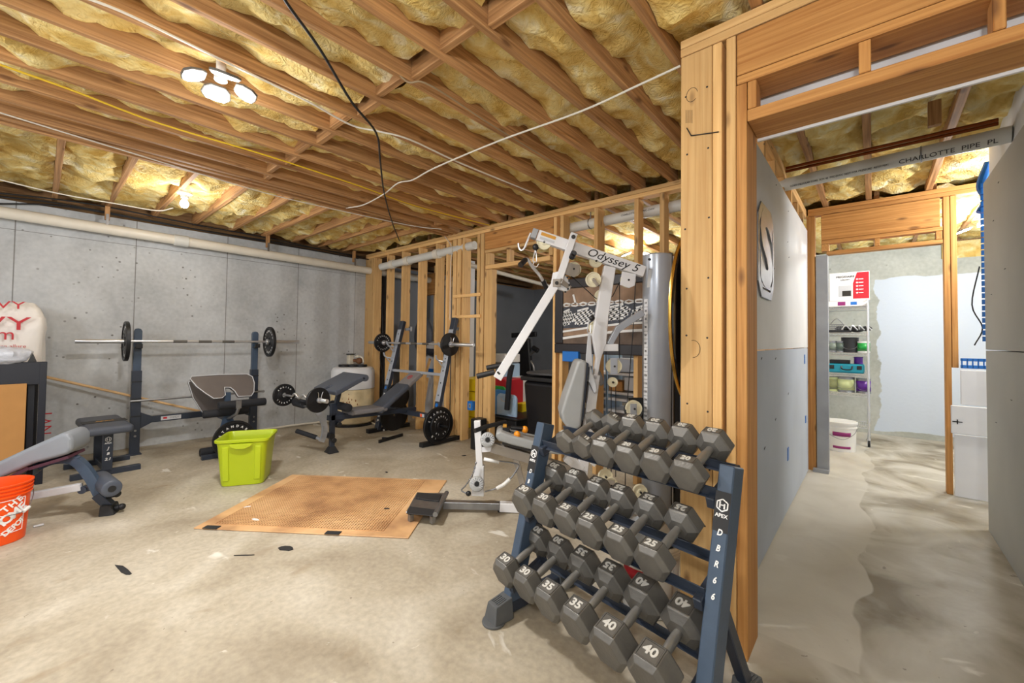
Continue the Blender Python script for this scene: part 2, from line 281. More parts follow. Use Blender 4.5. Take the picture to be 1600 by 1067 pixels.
# ------------------------------------------------------------------ mesh helpers
class MB:
    def __init__(s): s.b = bmesh.new(); s.mi = 0
    def _f(s, vs, smooth=False):
        try: f = s.b.faces.new(vs); f.material_index = s.mi; f.smooth = smooth; return f
        except ValueError: return None
    def hull8(s, P):
        v = [s.b.verts.new(p) for p in P]
        for q in ((0, 3, 2, 1), (4, 5, 6, 7), (0, 1, 5, 4), (1, 2, 6, 5), (2, 3, 7, 6), (3, 0, 4, 7)): s._f([v[i] for i in q])
        return s
    def box(s, lo, hi):
        (a, b, c), (d, e, f) = lo, hi
        return s.hull8([(a, b, c), (d, b, c), (d, e, c), (a, e, c), (a, b, f), (d, b, f), (d, e, f), (a, e, f)])
    def obox(s, c, ax, ay, az, sx, sy, sz):
        c = Vector(c); ax, ay, az = Vector(ax).normalized()*sx/2, Vector(ay).normalized()*sy/2, Vector(az).normalized()*sz/2
        return s.hull8([c-ax-ay-az, c+ax-ay-az, c+ax+ay-az, c-ax+ay-az, c-ax-ay+az, c+ax-ay+az, c+ax+ay+az, c-ax+ay+az])
    def beam(s, p, q, w, h, side=None, w2=None, h2=None):
        "bar from p to q: w across (along side), h the other way"
        p, q = Vector(p), Vector(q); d = (q-p).normalized()
        a = Vector(side) if side is not None else (Vector((0, 0, 1)).cross(d) if abs(d.z) < .95 else Vector((1, 0, 0)))
        a = (a - d*a.dot(d)).normalized(); b = d.cross(a)
        w2 = w if w2 is None else w2; h2 = h if h2 is None else h2
        P = [p-a*w/2-b*h/2, p+a*w/2-b*h/2, p+a*w/2+b*h/2, p-a*w/2+b*h/2]; Q = [q-a*w2/2-b*h2/2, q+a*w2/2-b*h2/2, q+a*w2/2+b*h2/2, q-a*w2/2+b*h2/2]
        return s.hull8(P+Q)
    def ring(s, c, d, r, n, up=None):
        d = Vector(d).normalized(); a = d.orthogonal().normalized() if up is None else (Vector(up)-d*Vector(up).dot(d)).normalized(); b = d.cross(a)
        return [s.b.verts.new(Vector(c) + (a*math.cos(2*PI*i/n) + b*math.sin(2*PI*i/n))*r) for i in range(n)]
    def cyl(s, p, q, r, r2=None, n=20, cap=True):
        p, q = Vector(p), Vector(q); r2 = r if r2 is None else r2; up = (q-p).orthogonal()
        A = s.ring(p, q-p, r, n, up); B = s.ring(q, q-p, r2, n, up)
        for i in range(n): s._f([A[i], A[(i+1) % n], B[(i+1) % n], B[i]], True)
        if cap: s._f(A[::-1]); s._f(B)
        return s
    def tube(s, pts, r, n=10, cap=True, rads=None):
        pts = [Vector(p) for p in pts]; prev = None; up = (pts[1]-pts[0]).orthogonal().normalized()
        R0 = None
        for i, p in enumerate(pts):
            d = (pts[min(i+1, len(pts)-1)] - pts[max(i-1, 0)])
            if d.length < 1e-9: continue
            d.normalize(); up = (up - d*up.dot(d)).normalized()
            R = s.ring(p, d, rads[i] if rads else r, n, up)
            if prev:
                for k in range(n): s._f([prev[k], prev[(k+1) % n], R[(k+1) % n], R[k]], True)
            else: R0 = R
            prev = R
        if cap: s._f(R0[::-1]); s._f(prev)
        return s
    def lathe(s, c, axis, prof, n=32, up=None):
        "prof: list of (radius, height along axis)"
        c, axis = Vector(c), Vector(axis).normalized(); a = axis.orthogonal().normalized() if up is None else Vector(up); b = axis.cross(a); prev = None
        for r, h in prof:
            if r < 1e-6: R = [s.b.verts.new(c+axis*h)]
            else: R = [s.b.verts.new(c+axis*h+(a*math.cos(2*PI*i/n)+b*math.sin(2*PI*i/n))*r) for i in range(n)]
            if prev:
                for k in range(n):
                    k2 = (k+1) % n
                    if len(prev) == 1 and len(R) > 1: s._f([prev[0], R[k2], R[k]], True)
                    elif len(R) == 1 and len(prev) > 1: s._f([prev[k], prev[k2], R[0]], True)
                    elif len(R) > 1: s._f([prev[k], prev[k2], R[k2], R[k]], True)
            prev = R
        return s
    def prism(s, pts, off, smooth=False):
        "extrude polygon pts (3d) by vector off"
        off = Vector(off); A = [s.b.verts.new(Vector(p)) for p in pts]; B = [s.b.verts.new(Vector(p)+off) for p in pts]; n = len(A)
        s._f(A[::-1]); s._f(B)
        for i in range(n): s._f([A[i], A[(i+1) % n], B[(i+1) % n], B[i]], smooth)
        return s
    def sphere(s, c, r, n=16, m=10, sc=(1, 1, 1)):
        c = Vector(c); rows = []
        for j in range(m+1):
            t = PI*j/m
            if j in (0, m): rows.append([s.b.verts.new(c+Vector((0, 0, r*sc[2]*math.cos(t))))])
            else: rows.append([s.b.verts.new(c+Vector((r*sc[0]*math.sin(t)*math.cos(2*PI*i/n), r*sc[1]*math.sin(t)*math.sin(2*PI*i/n), r*sc[2]*math.cos(t)))) for i in range(n)])
        for j in range(m):
            A, B = rows[j], rows[j+1]
            for i in range(n):
                k = (i+1) % n
                if len(A) == 1: s._f([A[0], B[i], B[k]], True)
                elif len(B) == 1: s._f([A[i], B[0], A[k]], True)
                else: s._f([A[i], B[i], B[k], A[k]], True)
        return s
    def torus(s, c, axis, R, r, n=32, m=8, a0=0, a1=2*PI):
        c, axis = Vector(c), Vector(axis).normalized(); a = axis.orthogonal().normalized(); b = axis.cross(a)
        full = abs(a1-a0-2*PI) < 1e-6; k = n if full else n+1
        rows = [[s.b.verts.new(c+(a*math.cos(t)+b*math.sin(t))*(R+r*math.cos(2*PI*j/m))+axis*r*math.sin(2*PI*j/m)) for j in range(m)] for t in [a0+(a1-a0)*i/n for i in range(k)]]
        for i in range(n):
            A, B = rows[i], rows[(i+1) % k]
            for j in range(m): s._f([A[j], B[j], B[(j+1) % m], A[(j+1) % m]], True)
        return s
    def text(s, txt, org, xdir, ydir, size, depth=.002, align='CENTER', shear=0., bold=0., sx=1.):
        cu = bpy.data.curves.new('t', 'FONT'); cu.body = txt; cu.size = size; cu.extrude = depth/2; cu.align_x = align; cu.align_y = 'CENTER'; cu.shear = shear; cu.offset = bold*size; cu.resolution_u = 3
        o = bpy.data.objects.new('t', cu); COL.objects.link(o)
        dg = bpy.context.evaluated_depsgraph_get(); me = bpy.data.meshes.new_from_object(o.evaluated_get(dg))
        x = Vector(xdir).normalized(); y = Vector(ydir); y = (y-x*y.dot(x)).normalized(); z = x.cross(y)
        mtx = Matrix(((x.x*sx, y.x, z.x, org[0]), (x.y*sx, y.y, z.y, org[1]), (x.z*sx, y.z, z.z, org[2]), (0, 0, 0, 1)))
        me.transform(mtx); n0 = len(s.b.faces); s.b.from_mesh(me); s.b.faces.ensure_lookup_table()
        for f in s.b.faces[n0:]: f.material_index = s.mi
        bpy.data.objects.remove(o); bpy.data.curves.remove(cu); bpy.data.meshes.remove(me)
        return s
    def m(s, i): s.mi = i; return s
    def build(s, name, mats, parent=None, bevel=0., smooth=True, seg=1, sub=0, norm=True):
        if norm: bmesh.ops.recalc_face_normals(s.b, faces=s.b.faces)
        for e in s.b.edges:
            if len(e.link_faces) == 2:
                try:
                    if e.calc_face_angle() > .62: e.smooth = False
                except ValueError: pass
        me = bpy.data.meshes.new(name); s.b.to_mesh(me); s.b.free()
        for x in (mats if isinstance(mats, (list, tuple)) else [mats]): me.materials.append(M[x] if isinstance(x, str) else x)
        o = bpy.data.objects.new(name, me); COL.objects.link(o)
        if parent is not None: o.parent = parent; o.matrix_parent_inverse = parent.matrix_basis.inverted()
        if bevel:
            md = o.modifiers.new('bevel', 'BEVEL'); md.width = bevel; md.segments = seg; md.limit_method = 'ANGLE'; md.angle_limit = .7
        if sub:
            md = o.modifiers.new('sub', 'SUBSURF'); md.levels = sub; md.render_levels = sub
        return o
def tag(o, label=None, cat=None, group=None, kind=None):
    if label: o['label'] = label
    if cat: o['category'] = cat
    if group: o['group'] = group
    if kind: o['kind'] = kind
    return o
def thing(name, loc, label, cat, group=None):
    o = bpy.data.objects.new(name, None); o.location = Vector(loc); o.empty_display_size = .05; COL.objects.link(o)
    o.matrix_basis = Matrix.Translation(Vector(loc))
    return tag(o, label, cat, group)
def struct(name, mb, m, **k): return tag(mb.build(name, m, **k), kind='structure')
def copy_tree(root, mtx, label=None, group=None):
    r = root.copy(); COL.objects.link(r); r.matrix_basis = mtx
    if label: r['label'] = label
    if group: r['group'] = group
    for ch in [c for c in COL.objects if c.parent == root]:
        c = ch.copy(); COL.objects.link(c); c.parent = r
        for g in [x for x in COL.objects if x.parent == ch]:
            d = g.copy(); COL.objects.link(d); d.parent = c
    return r
def bez(pts, n=8):
    "Catmull-Rom through the points"
    P = [Vector(p) for p in pts]; P = [P[0]*2-P[1]] + P + [P[-1]*2-P[-2]]; out = []
    for i in range(1, len(P)-2):
        a, b, c, d = P[i-1:i+3]
        for k in range(n):
            t = k/n; out.append(.5*((2*b)+(c-a)*t+(2*a-5*b+4*c-d)*t*t+(3*b-3*c+d-a)*t**3))
    out.append(P[-2]); return out
ORD = ['first', 'second', 'third', 'fourth', 'fifth', 'sixth', 'seventh', 'eighth', 'ninth', 'tenth', 'eleventh', 'twelfth', 'thirteenth', 'fourteenth', 'fifteenth', 'sixteenth', 'seventeenth', 'eighteenth', 'nineteenth', 'twentieth']
# ================================================================== THE SETTING
ZC = 2.74          # underside of the joists
XW, YF, XC, XR, YN, YH, YB = -6.53, 3.65, -.51, .615, 1.96, 5.34, 8.15
struct('floor', MB().box((-6.9, -3.2, -.12), (3.4, 8.5, 0)), 'floor')
struct('wall_left', MB().box((-6.75, -3.2, 0), (XW, YF+.12, 2.66)), 'conc')
struct('wall_back_left', MB().box((-6.75, YF+.121, 0), (XW, 8.4, 2.60)), 'grey_wall')
struct('wall_back', MB().box((XW, YB+.15, 0), (-.92, YB+.35, 2.60)), 'grey_wall')
struct('wall_far_right', MB().box((-.80, YB, 0), (.72, YB+.2, 2.735)).box((.72, YB, 0), (3.4, YB+.2, 2.50)), 'conc_b')
struct('wall_middle', MB().box((-.92, 5.55, 0), (-.80, YB+.34, 2.72)), 'drywall_w')
struct('wall_right', MB().box((XR, -1.6, 0), (XR+.13, 4.50, 1.284)).box((XR, -1.6, 1.290), (XR+.13, 4.50, 2.50)), 'drywall_r', bevel=.002)
struct('wall_storage', MB().box((3.2, 4.6, 0), (3.4, YB, 2.6)), 'drywall_w')
struct('ceiling', MB().box((-6.9, -3.2, 3.00), (3.4, 8.5, 3.03)), 'osb')

def stick(name, lo, hi, mats, label, cat, group, bevel=.003):
    ax = max(range(3), key=lambda i: hi[i]-lo[i])
    o = MB().box(lo, hi).build(name, mats[ax], bevel=bevel); return tag(o, label, cat, group)

# ---- joists of the gym ceiling, running away from the camera
JX = [-.745-.295*k for k in range(12)]
for i, x in enumerate(JX):
    stick('ceiling_joist', (x-.019, -1.6, ZC), (x+.019, YF+.10, ZC+.24), JOIST, 'long wooden joist over the gym, %s from the corridor wall' % ORD[i], 'ceiling joist', 'joists over the gym')
bm_ = thing('support_beam', (-4.3, 0, ZC), 'built-up wooden beam of three long boards, left of the gym joists', 'beam')
for x in (-4.20, -4.29, -4.40):
    MB().box((x-.022, -1.6, ZC-.012), (x+.022, YF+.10, ZC+.235)).build('beam_board', JOIST[1], bm_, bevel=.003)
# L joists
LY = [.075+.4*k - .8 for k in range(12)]
for i, y in enumerate(LY):
    if y > YF-.1: break
    stick('side_joist', (XW-.05, y-.02, ZC), (-4.425, y+.02, ZC+.235), JOIST, 'short wooden joist between beam and concrete wall, %s from the left end' % ORD[i], 'ceiling joist', 'short joists by the concrete wall')
# blocking
XS = JX + [-4.20]
for i in range(len(XS)-1):
    a, b = XS[i]-.02, XS[i+1]+.02
    dy = .02 if i % 2 else -.02
    stick('joist_blocking', (b, 1.29+dy, ZC+.012), (a, 1.33+dy, ZC+.225), JOIST, 'wood block between the joists, %s from the corridor side' % ORD[i], 'joist block', 'blocking between the gym joists')
stick('joist_blocking', (-4.19+.02, 3.25, ZC+.01), (JX[-1]-.02, 3.29, ZC+.2), JOIST, 'lone wood block between beam and last joist near the far stud wall', 'joist block', 'far blocking by the beam')

# ---- insulation batts
def batt(x0, x1, y0, y1, z, amp=.05, step=.045, along=1, sag=.0, seed=0., thick=.05):
    nx = max(3, int((x1-x0)/step)); ny = max(3, int((y1-y0)/step)); b = MB(); G = []
    for i in range(nx+1):
        row = []
        for j in range(ny+1):
            u, v = i/nx, j/ny; x, y = x0+(x1-x0)*u, y0+(y1-y0)*v
            w = u if along == 1 else v
            q = Vector((x*3.1, y*3.1, seed)); q2 = Vector((x*9, y*9, seed+5)); q3 = Vector((x*24, y*24, seed+9))
            h = noise.noise(q)*amp + noise.noise(q2)*amp*.55 + abs(noise.noise(q3))*amp*.45
            edge = min(w, 1-w)*2
            zz = z + h - sag*math.sin(PI*w) + .035*(1-min(1, edge*3))*noise.noise(Vector((x*5, y*5, seed+3)))
            row.append(b.b.verts.new((x+noise.noise(q2+Vector((3, 0, 0)))*.012*(edge > .1), y, min(zz, z+thick*1.4))))
        G.append(row)
    for i in range(nx):
        for j in range(ny): b._f([G[i][j], G[i+1][j], G[i+1][j+1], G[i][j+1]], True)
    # skirts and top so it is a body, not a sheet
    def up(v): return b.b.verts.new((v.co.x, v.co.y, z+thick*2.2))
    U = [[up(v) for v in r] for r in (G[0], G[-1])]
    for r, R in ((G[0], U[0]), (G[-1], U[1])):
        for j in range(ny): b._f([r[j], r[j+1], R[j+1], R[j]], True)
    for j in range(ny): b._f([U[0][j], U[0][j+1], U[1][j+1], U[1][j]], True)
    return b
k = 0
for i in range(len(XS)-1):
    a, b = XS[i]-.021, XS[i+1]+.021
    for (y0, y1, w) in ((-1.6, 1.27, 'near side of the blocks'), (1.36, YF+.02, 'beyond the blocks')):
        rnd = random.Random(k); zz = ZC + (.090 if w[0] == 'b' else .080) + rnd.uniform(-.012, .012)
        tag(batt(b, a, y0, y1, zz, .064, .036, 1, .012, k*3.7).build('insulation_batt', 'insul'), 'yellow insulation in the %s joist bay from the corridor, %s' % (ORD[i], w), 'insulation', 'insulation over the gym')
        k += 1
for i in range(len(LY)-1):
    y0, y1 = LY[i]+.021, LY[i+1]-.021
    if y0 > YF-.2: break
    tag(batt(XW, -4.43, y0, y1, ZC+.07, .09, .038, 0, .02, 200+i*5.1).build('insulation_batt', 'insul'), 'yellow insulation between the short side joists, %s bay from the left' % ORD[i], 'insulation', 'insulation by the concrete wall')
# back room and corridor ceilings
BX = [-.95-.4*k for k in range(14)]
for i, x in enumerate(BX):
    stick('back_room_joist', (x-.02, YF+.11, ZC), (x+.02, YB+.14, ZC+.235), JOIST, 'joist over the back room seen through the studs, %s from the corridor' % ORD[i], 'ceiling joist', 'joists over the back room')
for i in range(len(BX)-1):
    tag(batt(BX[i+1]+.021, BX[i]-.021, YF+.15, YB+.13, ZC+.06, .07, .07, 1, .02, 300+i*4.3).build('insulation_batt', 'insul'), 'yellow insulation over the back room, %s bay from the corridor' % ORD[i], 'insulation', 'insulation over the back room')
CXS = [-.36, -.02, .40, .80, 1.2]
for i, x in enumerate(CXS):
    stick('corridor_joist', (x-.022, -1.6, ZC+.004), (x+.022, YH+.1, ZC+.235), JOIST, 'joist running along the corridor ceiling, %s from its left wall' % ORD[i], 'ceiling joist', 'joists over the corridor')
CB = [-.745] + CXS
for i in range(len(CB)-1):
    tag(batt(CB[i]+.023, CB[i+1]-.023, -1.6, YH+.02, ZC+.05, .08, .035, 1, .03, 400+i*7.7).build('insulation_batt', 'insul'), 'yellow insulation over the corridor, %s bay from its left wall' % ORD[i], 'insulation', 'insulation over the corridor')
SX = [-.72, -.36, .04, .44, .84, 1.24, 1.64, 2.04, 2.44, 2.84]
for i, x in enumerate(SX):
    stick('storage_joist', (x-.02, YH+.12, ZC), (x+.02, YB+.1, ZC+.235), JOIST, 'joist over the storage room, %s from its left wall' % ORD[i], 'ceiling joist', 'joists over the storage room')
for i in range(len(SX)-1):
    tag(batt(SX[i]+.021, SX[i+1]-.021, YH+.13, YB+.1, ZC+.03, .08, .07, 1, .03, 500+i*4.9).build('insulation_batt', 'insul'), 'yellow insulation over the storage room, %s bay from its left wall' % ORD[i], 'insulation', 'insulation over the storage room')
# plain rim of insulation above the storage wall
struct('trim_1', MB().box((-6.75, -3.2, 2.665), (XW-.02, 8.3, 2.735)), 'osb')
struct('trim_5', MB().box((-6.90, -3.2, 2.5), (-6.76, 8.5, 3.0)).box((-6.9, 8.36, 2.5), (3.4, 8.5, 3.0)), JOIST[1])
struct('trim_2', MB().box((.73, YB+.04, 2.505), (3.3, YB+.2, 2.735)), 'insul')

# ---- far stud wall (Y = 3.65)
def Xf(u, v=480, y=YF): return Yp(u, v, y).x
xr_ = -.62
for j, (z0, z1) in enumerate(((ZC-.04, ZC), (ZC-.08, ZC-.04))):
    stick('wall_plate', (XW+.002, YF, z0+.001), (xr_, YF+.10, z1-.001), WOOD, '%s board of the doubled top plate on the far stud wall' % ('upper' if j == 0 else 'lower'), 'wall plate', 'top plates of the far stud wall')
fs = [(567.6, 581.2), (582, 595.7), (603, 616), (626, 640.6), (652, 667), (679, 694), (695.5, 705), (706, 711.5), (713, 719), (721, 735), (744, 748.5), (749.5, 755)]
def stud_geo(a, b):
    x0 = Xf(a); x1 = x0+.042 if b-a > 7 else Xf(b); y1 = Xp(b, 480, x1).y if b-a > 7 else YF+.09
    return x0, x1, max(YF+.07, min(YF+.15, y1))
for i, (a, b) in enumerate(fs):
    x0, x1, y1 = stud_geo(a, b)
    if i == 0: x0 = XW+.005; x1 = Xf(581.2); y1 = YF+.09
    stick('wall_stud', (x0, YF+.002, 0), (x1, y1, ZC-.082), WOOD, 'yellow pine stud of the far wall, %s from the concrete wall' % ORD[i], 'wall stud', 'studs of the far wall left of its doorway')
ZH0 = 2.44
x0h, x1h = Xf(756), Xf(863)
stick('door_header', (x0h, YF+.002, ZH0), (x1h, YF+.09, ZC-.085), HDRW, 'wide wood header over the doorway in the far stud wall', 'door header', 'header of the far doorway')
stick('header_ledger', (x0h, YF+.002, ZH0-.04), (x1h, YF+.09, ZH0-.002), WOOD, 'flat board under the wide header of the far doorway', 'framing board', 'ledger of the far doorway')
stick('jack_stud', (Xf(756.5), YF+.002, 0), (Xf(768), YF+.09, 2.19), WOOD, 'short pine jack stud left of the far doorway', 'wall stud', 'left jack stud of the far doorway')
stick('head_board', (Xf(757), YF+.002, 2.195), (x1h-.04, YF+.09, 2.245), WOOD, 'flat head board across the far doorway below the short blocks', 'framing board', 'head board of the far doorway')
for i, (a, b) in enumerate(((757, 764), (790, 795), (856, 862))):
    stick('cripple_stud', (Xf(a), YF+.004, 2.248), (Xf(b), YF+.088, ZH0-.043), WOOD, 'short cripple block over the far doorway, %s from left' % ORD[i], 'cripple stud', 'cripple blocks of the far doorway')
gs = [(863.5, 871.5), (874, 889.5), (927, 945.5), (990, 1005), (1030, 1045)]
for i, (a, b) in enumerate(gs):
    x0, x1, y1 = stud_geo(a, b)
    stick('wall_stud', (x0, YF+.002, 0), (x1, y1, ZC-.082), WOOD, 'pine stud of the far wall, %s to the right of its doorway' % ORD[i], 'wall stud', 'studs of the far wall right of its doorway')
# small ladder blocks between two studs left of the doorway
for v, nm in ((463, 'upper'), (495, 'lower')):
    p = Yp(716, v, YF); stick('ladder_block', (Xf(709), YF-.02, p.z-.02), (Xf(752), YF-.002, p.z+.02), WOOD, '%s narrow wood strip nailed across studs left of the far doorway' % nm, 'wood strip', 'wood strips left of the far doorway')
b_ = MB().box((Xf(719, y=4.6), 4.6, 0), (Xf(735, y=4.6), 4.69, 2.6))
tag(b_.build('back_room_post', 'gym_white'), 'white painted post behind the stud left of the doorway', 'post')
# header of another stud partition in the back room
stick('door_header', (Xf(618, y=4.9), 4.9, Yp(618, 466, 4.9).z), (Xf(680, y=4.9), 4.98, Yp(618, 436, 4.9).z), HDRW, 'orange wood header deep behind the far studs near the concrete wall', 'door header', 'header in the back room')
for i, u in enumerate((620, 674)):
    x = Xf(u, y=4.92); stick('wall_stud', (x-.02, 4.985, 0), (x+.02, 5.07, ZC-.01), WOOD, 'stud deep in the back room, %s of the orange header' % ('left' if i == 0 else 'right'), 'wall stud', 'studs in the back room')

# ---- near wall with the corridor opening (Y = 1.96)
def Xn(u, y=YN): return Yp(u, 600, y).x
YN2 = Xp(1183.5, 700, Xn(1167.5)).y
for j, (z0, z1) in enumerate(((ZC-.038, ZC), (ZC-.078, ZC-.040))):
    stick('wall_plate', (-.675, YN, z0), (2.2, YN2-.03, z1), WOOD, '%s board of the top plate above the corridor opening' % ('upper' if j == 0 else 'lower'), 'wall plate', 'top plates over the corridor opening')
stick('wide_corner_board', (Xn(1063), YN, 0), (Xn(1112.5), YN+.10, ZC-.082), WOOD, 'wide pine board at the end of the near wall, with pencil marks', 'corner board', 'wide corner board')
stick('wall_stud', (Xn(1113.5), YN, 0), (Xn(1128), YN2-.02, ZC-.082), WOOD, 'pine stud right beside the wide corner board, left of the dark gap', 'wall stud', 'near wall studs')
stick('wall_stud', (Xn(1135), YN, 0), (Xn(1150), YN2-.02, ZC-.082), WOOD, 'full height pine stud between the dark gap and the jack stud', 'wall stud', 'near wall studs')
stick('jack_stud', (Xn(1151), YN-.0, 0), (Xn(1167.5), YN2, 2.432), HDRW, 'jack stud at the left edge of the corridor opening', 'wall stud', 'near jack stud')
xh = Xn(1152)
stick('door_header', (xh, YN, 2.475), (2.2, YN+.09, ZC-.084), HDRW, 'deep orange wood header across the corridor opening', 'door header', 'near header')
stick('header_ledger', (xh, YN, 2.435), (2.2, YN2-.02, 2.472), HDRW, 'flat board under the deep header of the corridor opening', 'framing board', 'near ledger')
stick('head_board', (Xn(1167.5)+.002, YN, 2.262), (2.2, YN2, 2.312), HDRW, 'long flat head board across the corridor opening', 'framing board', 'near head board')
for i, (a, b) in enumerate(((1168, 1183), (1345, 1366), (1560, 1584))):
    stick('cripple_stud', (Xn(a)+.002, YN+.002, 2.315), (Xn(b), YN+.09, 2.433), HDRW, 'short cripple block over the corridor opening, %s from left' % ORD[i], 'cripple stud', 'cripples over the corridor opening')
tag(MB().box((-.40, YN2+.002, 2.315), (2.2, YN2+.014, 2.50)).build('drywall_strip', 'drywall_w'), 'strip of pale drywall behind the cripple blocks of the opening', 'drywall strip')
struct('trim_3', MB().box((-.395, YN2+.001, 2.25), (2.2, YN2+.013, 2.262)), 'drywall_w')
# ---- corridor left wall
struct('wall_corridor', MB().box((XC-.013, 2.19, .012), (XC, YH-.07, 1.272)).m(1).box((XC-.013, YN2+.02, 1.278), (XC+.001, YH-.07, 2.50)), ['drywall', 'drywall_w'])
for i, y in enumerate([2.3+.4*k for k in range(8)]):
    stick('corridor_stud', (XC-.105, y, .04), (XC-.016, y+.04, ZC-.082), WOOD, 'stud behind the corridor drywall, %s from the near end' % ORD[i], 'wall stud', 'studs of the corridor wall')
stick('wall_plate', (XC-.105, YN2+.02, ZC-.08), (XC-.014, YH+.06, ZC-.041), WOOD, 'lower top plate above the corridor drywall', 'wall plate', 'corridor top plates')
stick('wall_plate', (XC-.105, YN2+.02, ZC-.039), (XC-.014, YH+.06, ZC), WOOD, 'upper top plate above the corridor drywall', 'wall plate', 'corridor top plates')
stick('bottom_plate', (XC-.105, YN2+.02, 0), (XC-.016, YH-.07, .038), WOOD, 'bottom plate under the corridor wall studs', 'wall plate', 'corridor bottom plate')
# nails, screw marks and device boxes on the corridor wall
for u, v, w, h in ((1257, 561, .012, .09), (1231, 709, .014, .10), (1258.5, 655, .012, .07)):
    p = Xp(u, v, XC); tag(MB().box((XC-.002, p.y-w*2.2, p.z-h/2), (XC+.004, p.y+w*2.2, p.z+h/2)).build('outlet_box', 'blue'), 'blue outlet box %s in the corridor drywall' % {1257: 'uppermost at the far end', 1231: 'nearest the camera'}.get(u, 'lower at the far end'), 'outlet box')
b = MB()
for u, v in ((1194, 225), (1213, 289), (1231, 378), (1232, 330), (1210, 420), (1233, 402), (1190, 560), (1212, 655), (1232, 615), (1212, 560), (1195, 700)):
    p = Xp(u, v, XC+.002); b.obox(p, (0, 1, .3), (1, 0, 0), (0, 0, 1), .03, .002, .006)
tag(b.build('screw_marks', 'ink_k'), 'scattered screw dimples on the corridor drywall', 'screw marks', kind='stuff')

# ---- far corridor partition
def Xh(u): return Yp(u, 500, YH).x
for j in (0, 1):
    stick('wall_plate', (XC-.0, YH, ZC-.08+.04*j+.001), (.74, YH+.09, ZC-.04+.04*j-.001), HDRW, '%s board of the top plate at the corridor end' % ('lower' if j == 0 else 'upper'), 'wall plate', 'plates at the corridor end')
stick('wall_stud', (XC-.012, YH, 0), (Xh(1274), YH+.09, ZC-.082), HDRW, 'orange stud at the left end of the storage doorway', 'wall stud', 'left stud of the storage doorway')
ms = thing('metal_stud', ((Xh(1275)+Xh(1295))/2, YH, 0), 'grey metal stud at the left of the storage doorway', 'metal stud')
MB().box((Xh(1275.5), YH-.005, .0), (Xh(1294), YH+.085, 2.235)).build('channel', 'galv', ms, bevel=.002)
MB().box((Xh(1275.5)-.03, YH-.06, 0), (Xh(1294), YH-.006, .035)).build('floor_track', 'galv', ms)
stick('door_header', (Xh(1284), YH, 2.395), (Xh(1471), YH+.09, ZC-.083), HDRW, 'dark orange header over the storage doorway', 'door header', 'header of the storage doorway')
stick('header_ledger', (Xh(1284), YH, 2.355), (Xh(1475), YH+.09, 2.392), HDRW, 'flat board under the header of the storage doorway', 'framing board', 'ledger of the storage doorway')
stick('head_board', (Xh(1292), YH, 2.238), (Xh(1475), YH+.09, 2.275), HDRW, 'flat head board across the storage doorway', 'framing board', 'head board of the storage doorway')
for i, (a, b) in enumerate(((1284, 1296), (1368, 1376), (1464, 1474))):
    stick('cripple_stud', (Xh(a), YH+.002, 2.278), (Xh(b), YH+.088, 2.353), HDRW, 'short cripple block over the storage doorway, %s from left' % ORD[i], 'cripple stud', 'cripples of the storage doorway')
stick('wall_stud', (Xh(1476), YH, 0), (Xh(1486), YH+.09, ZC-.082), HDRW, 'orange double stud right of the storage doorway, left piece', 'wall stud', 'right studs of the storage doorway')
stick('wall_stud', (Xh(1487), YH, 1.12), (Xh(1497), YH+.09, ZC-.082), HDRW, 'orange double stud right of the storage doorway, right piece', 'wall stud', 'right studs of the storage doorway')

# upper white strip on the corridor right wall
struct('trim_4', MB().box((XR+.03, 3.3, 2.52), (XR+.12, 4.50, 2.99)).box((XR+.03, -1.6, 2.52), (XR+.12, 3.3, 2.99)), 'drywall_w')
b = MB()
for u, v in ((1560, 285), (1570, 420), (1552, 345), (1580, 625), (1549, 460), (1556, 660)):
    p = Xp(u, v, XR-.002); b.obox(p, (0, 1, 0), (1, 0, 0), (0, 0, 1), .03, .002, .004)
tag(b.build('screw_marks', 'ink_k'), 'small screw dimples on the right corridor wall', 'screw marks', kind='stuff')
# ================================================================== LIGHT FITTINGS
def led_light(c, n, R, phase, label, tilt=.35, wsc=1.):
    c = Vector(c); t = thing('led_ceiling_light', c, label, 'ceiling light')
    MB().cyl(c+Vector((0, 0, .012)), c+Vector((0, 0, ZC+.06-c.z)), .022, n=20).cyl(c-Vector((0, 0, .02)), c+Vector((0, 0, .02)), .030, n=24).build('hub', 'white_plastic', t, bevel=.003)
    for k in range(n):
        a = phase + 2*PI*k/n; d = Vector((math.cos(a), math.sin(a), 0)); s = Vector((-d.y, d.x, 0)); e = (d*math.cos(tilt)-Vector((0, 0, math.sin(tilt)))).normalized(); nn = s.cross(e).normalized()
        if nn.z > 0: nn = -nn
        def pl(off, sh=1.):
            P = []
            for (u, w) in ((.44, .22), (.44, -.22), (.62, -.40*wsc), (.92, -.46*wsc), (1.12, -.32*wsc), (1.16, 0), (1.12, .32*wsc), (.92, .46*wsc), (.62, .40*wsc)):
                uu = .8+(u-.8)*sh; P.append(c + e*uu*R + s*w*R*sh + nn*off)
            return P
        MB().prism(pl(-.012), nn*.013).build('lamp_panel_frame', 'hex_mid', t, bevel=.002)
        MB().prism(pl(.002, .86), nn*.004).build('lamp_panel', 'led', t)
    return t
_pd = Zp(377, 133, 2.69)-LED_MAIN
led_light(LED_MAIN, 4, .15, math.atan2(_pd.y, _pd.x), 'bright four-panel LED light hanging among the joists over the gym')
led_light((-2.62, 5.79, 2.66), 2, .21, YAW, 'two-panel LED light in the back room beyond the studs')
led_light((.86, 6.43, 2.58), 2, .17, PI*.0+.1, 'two-panel LED light over the storage room')
bl = thing('bulb_light', (-5.12, .914, ZC), 'small bulb in a white porcelain holder by the concrete wall', 'light bulb')
MB().lathe((-5.12, .914, ZC), (0, 0, -1), [(0, 0), (.06, 0), (.062, .02), (.035, .035), (.03, .06), (0, .06)], 28).build('lamp_holder', 'white_plastic', bl)
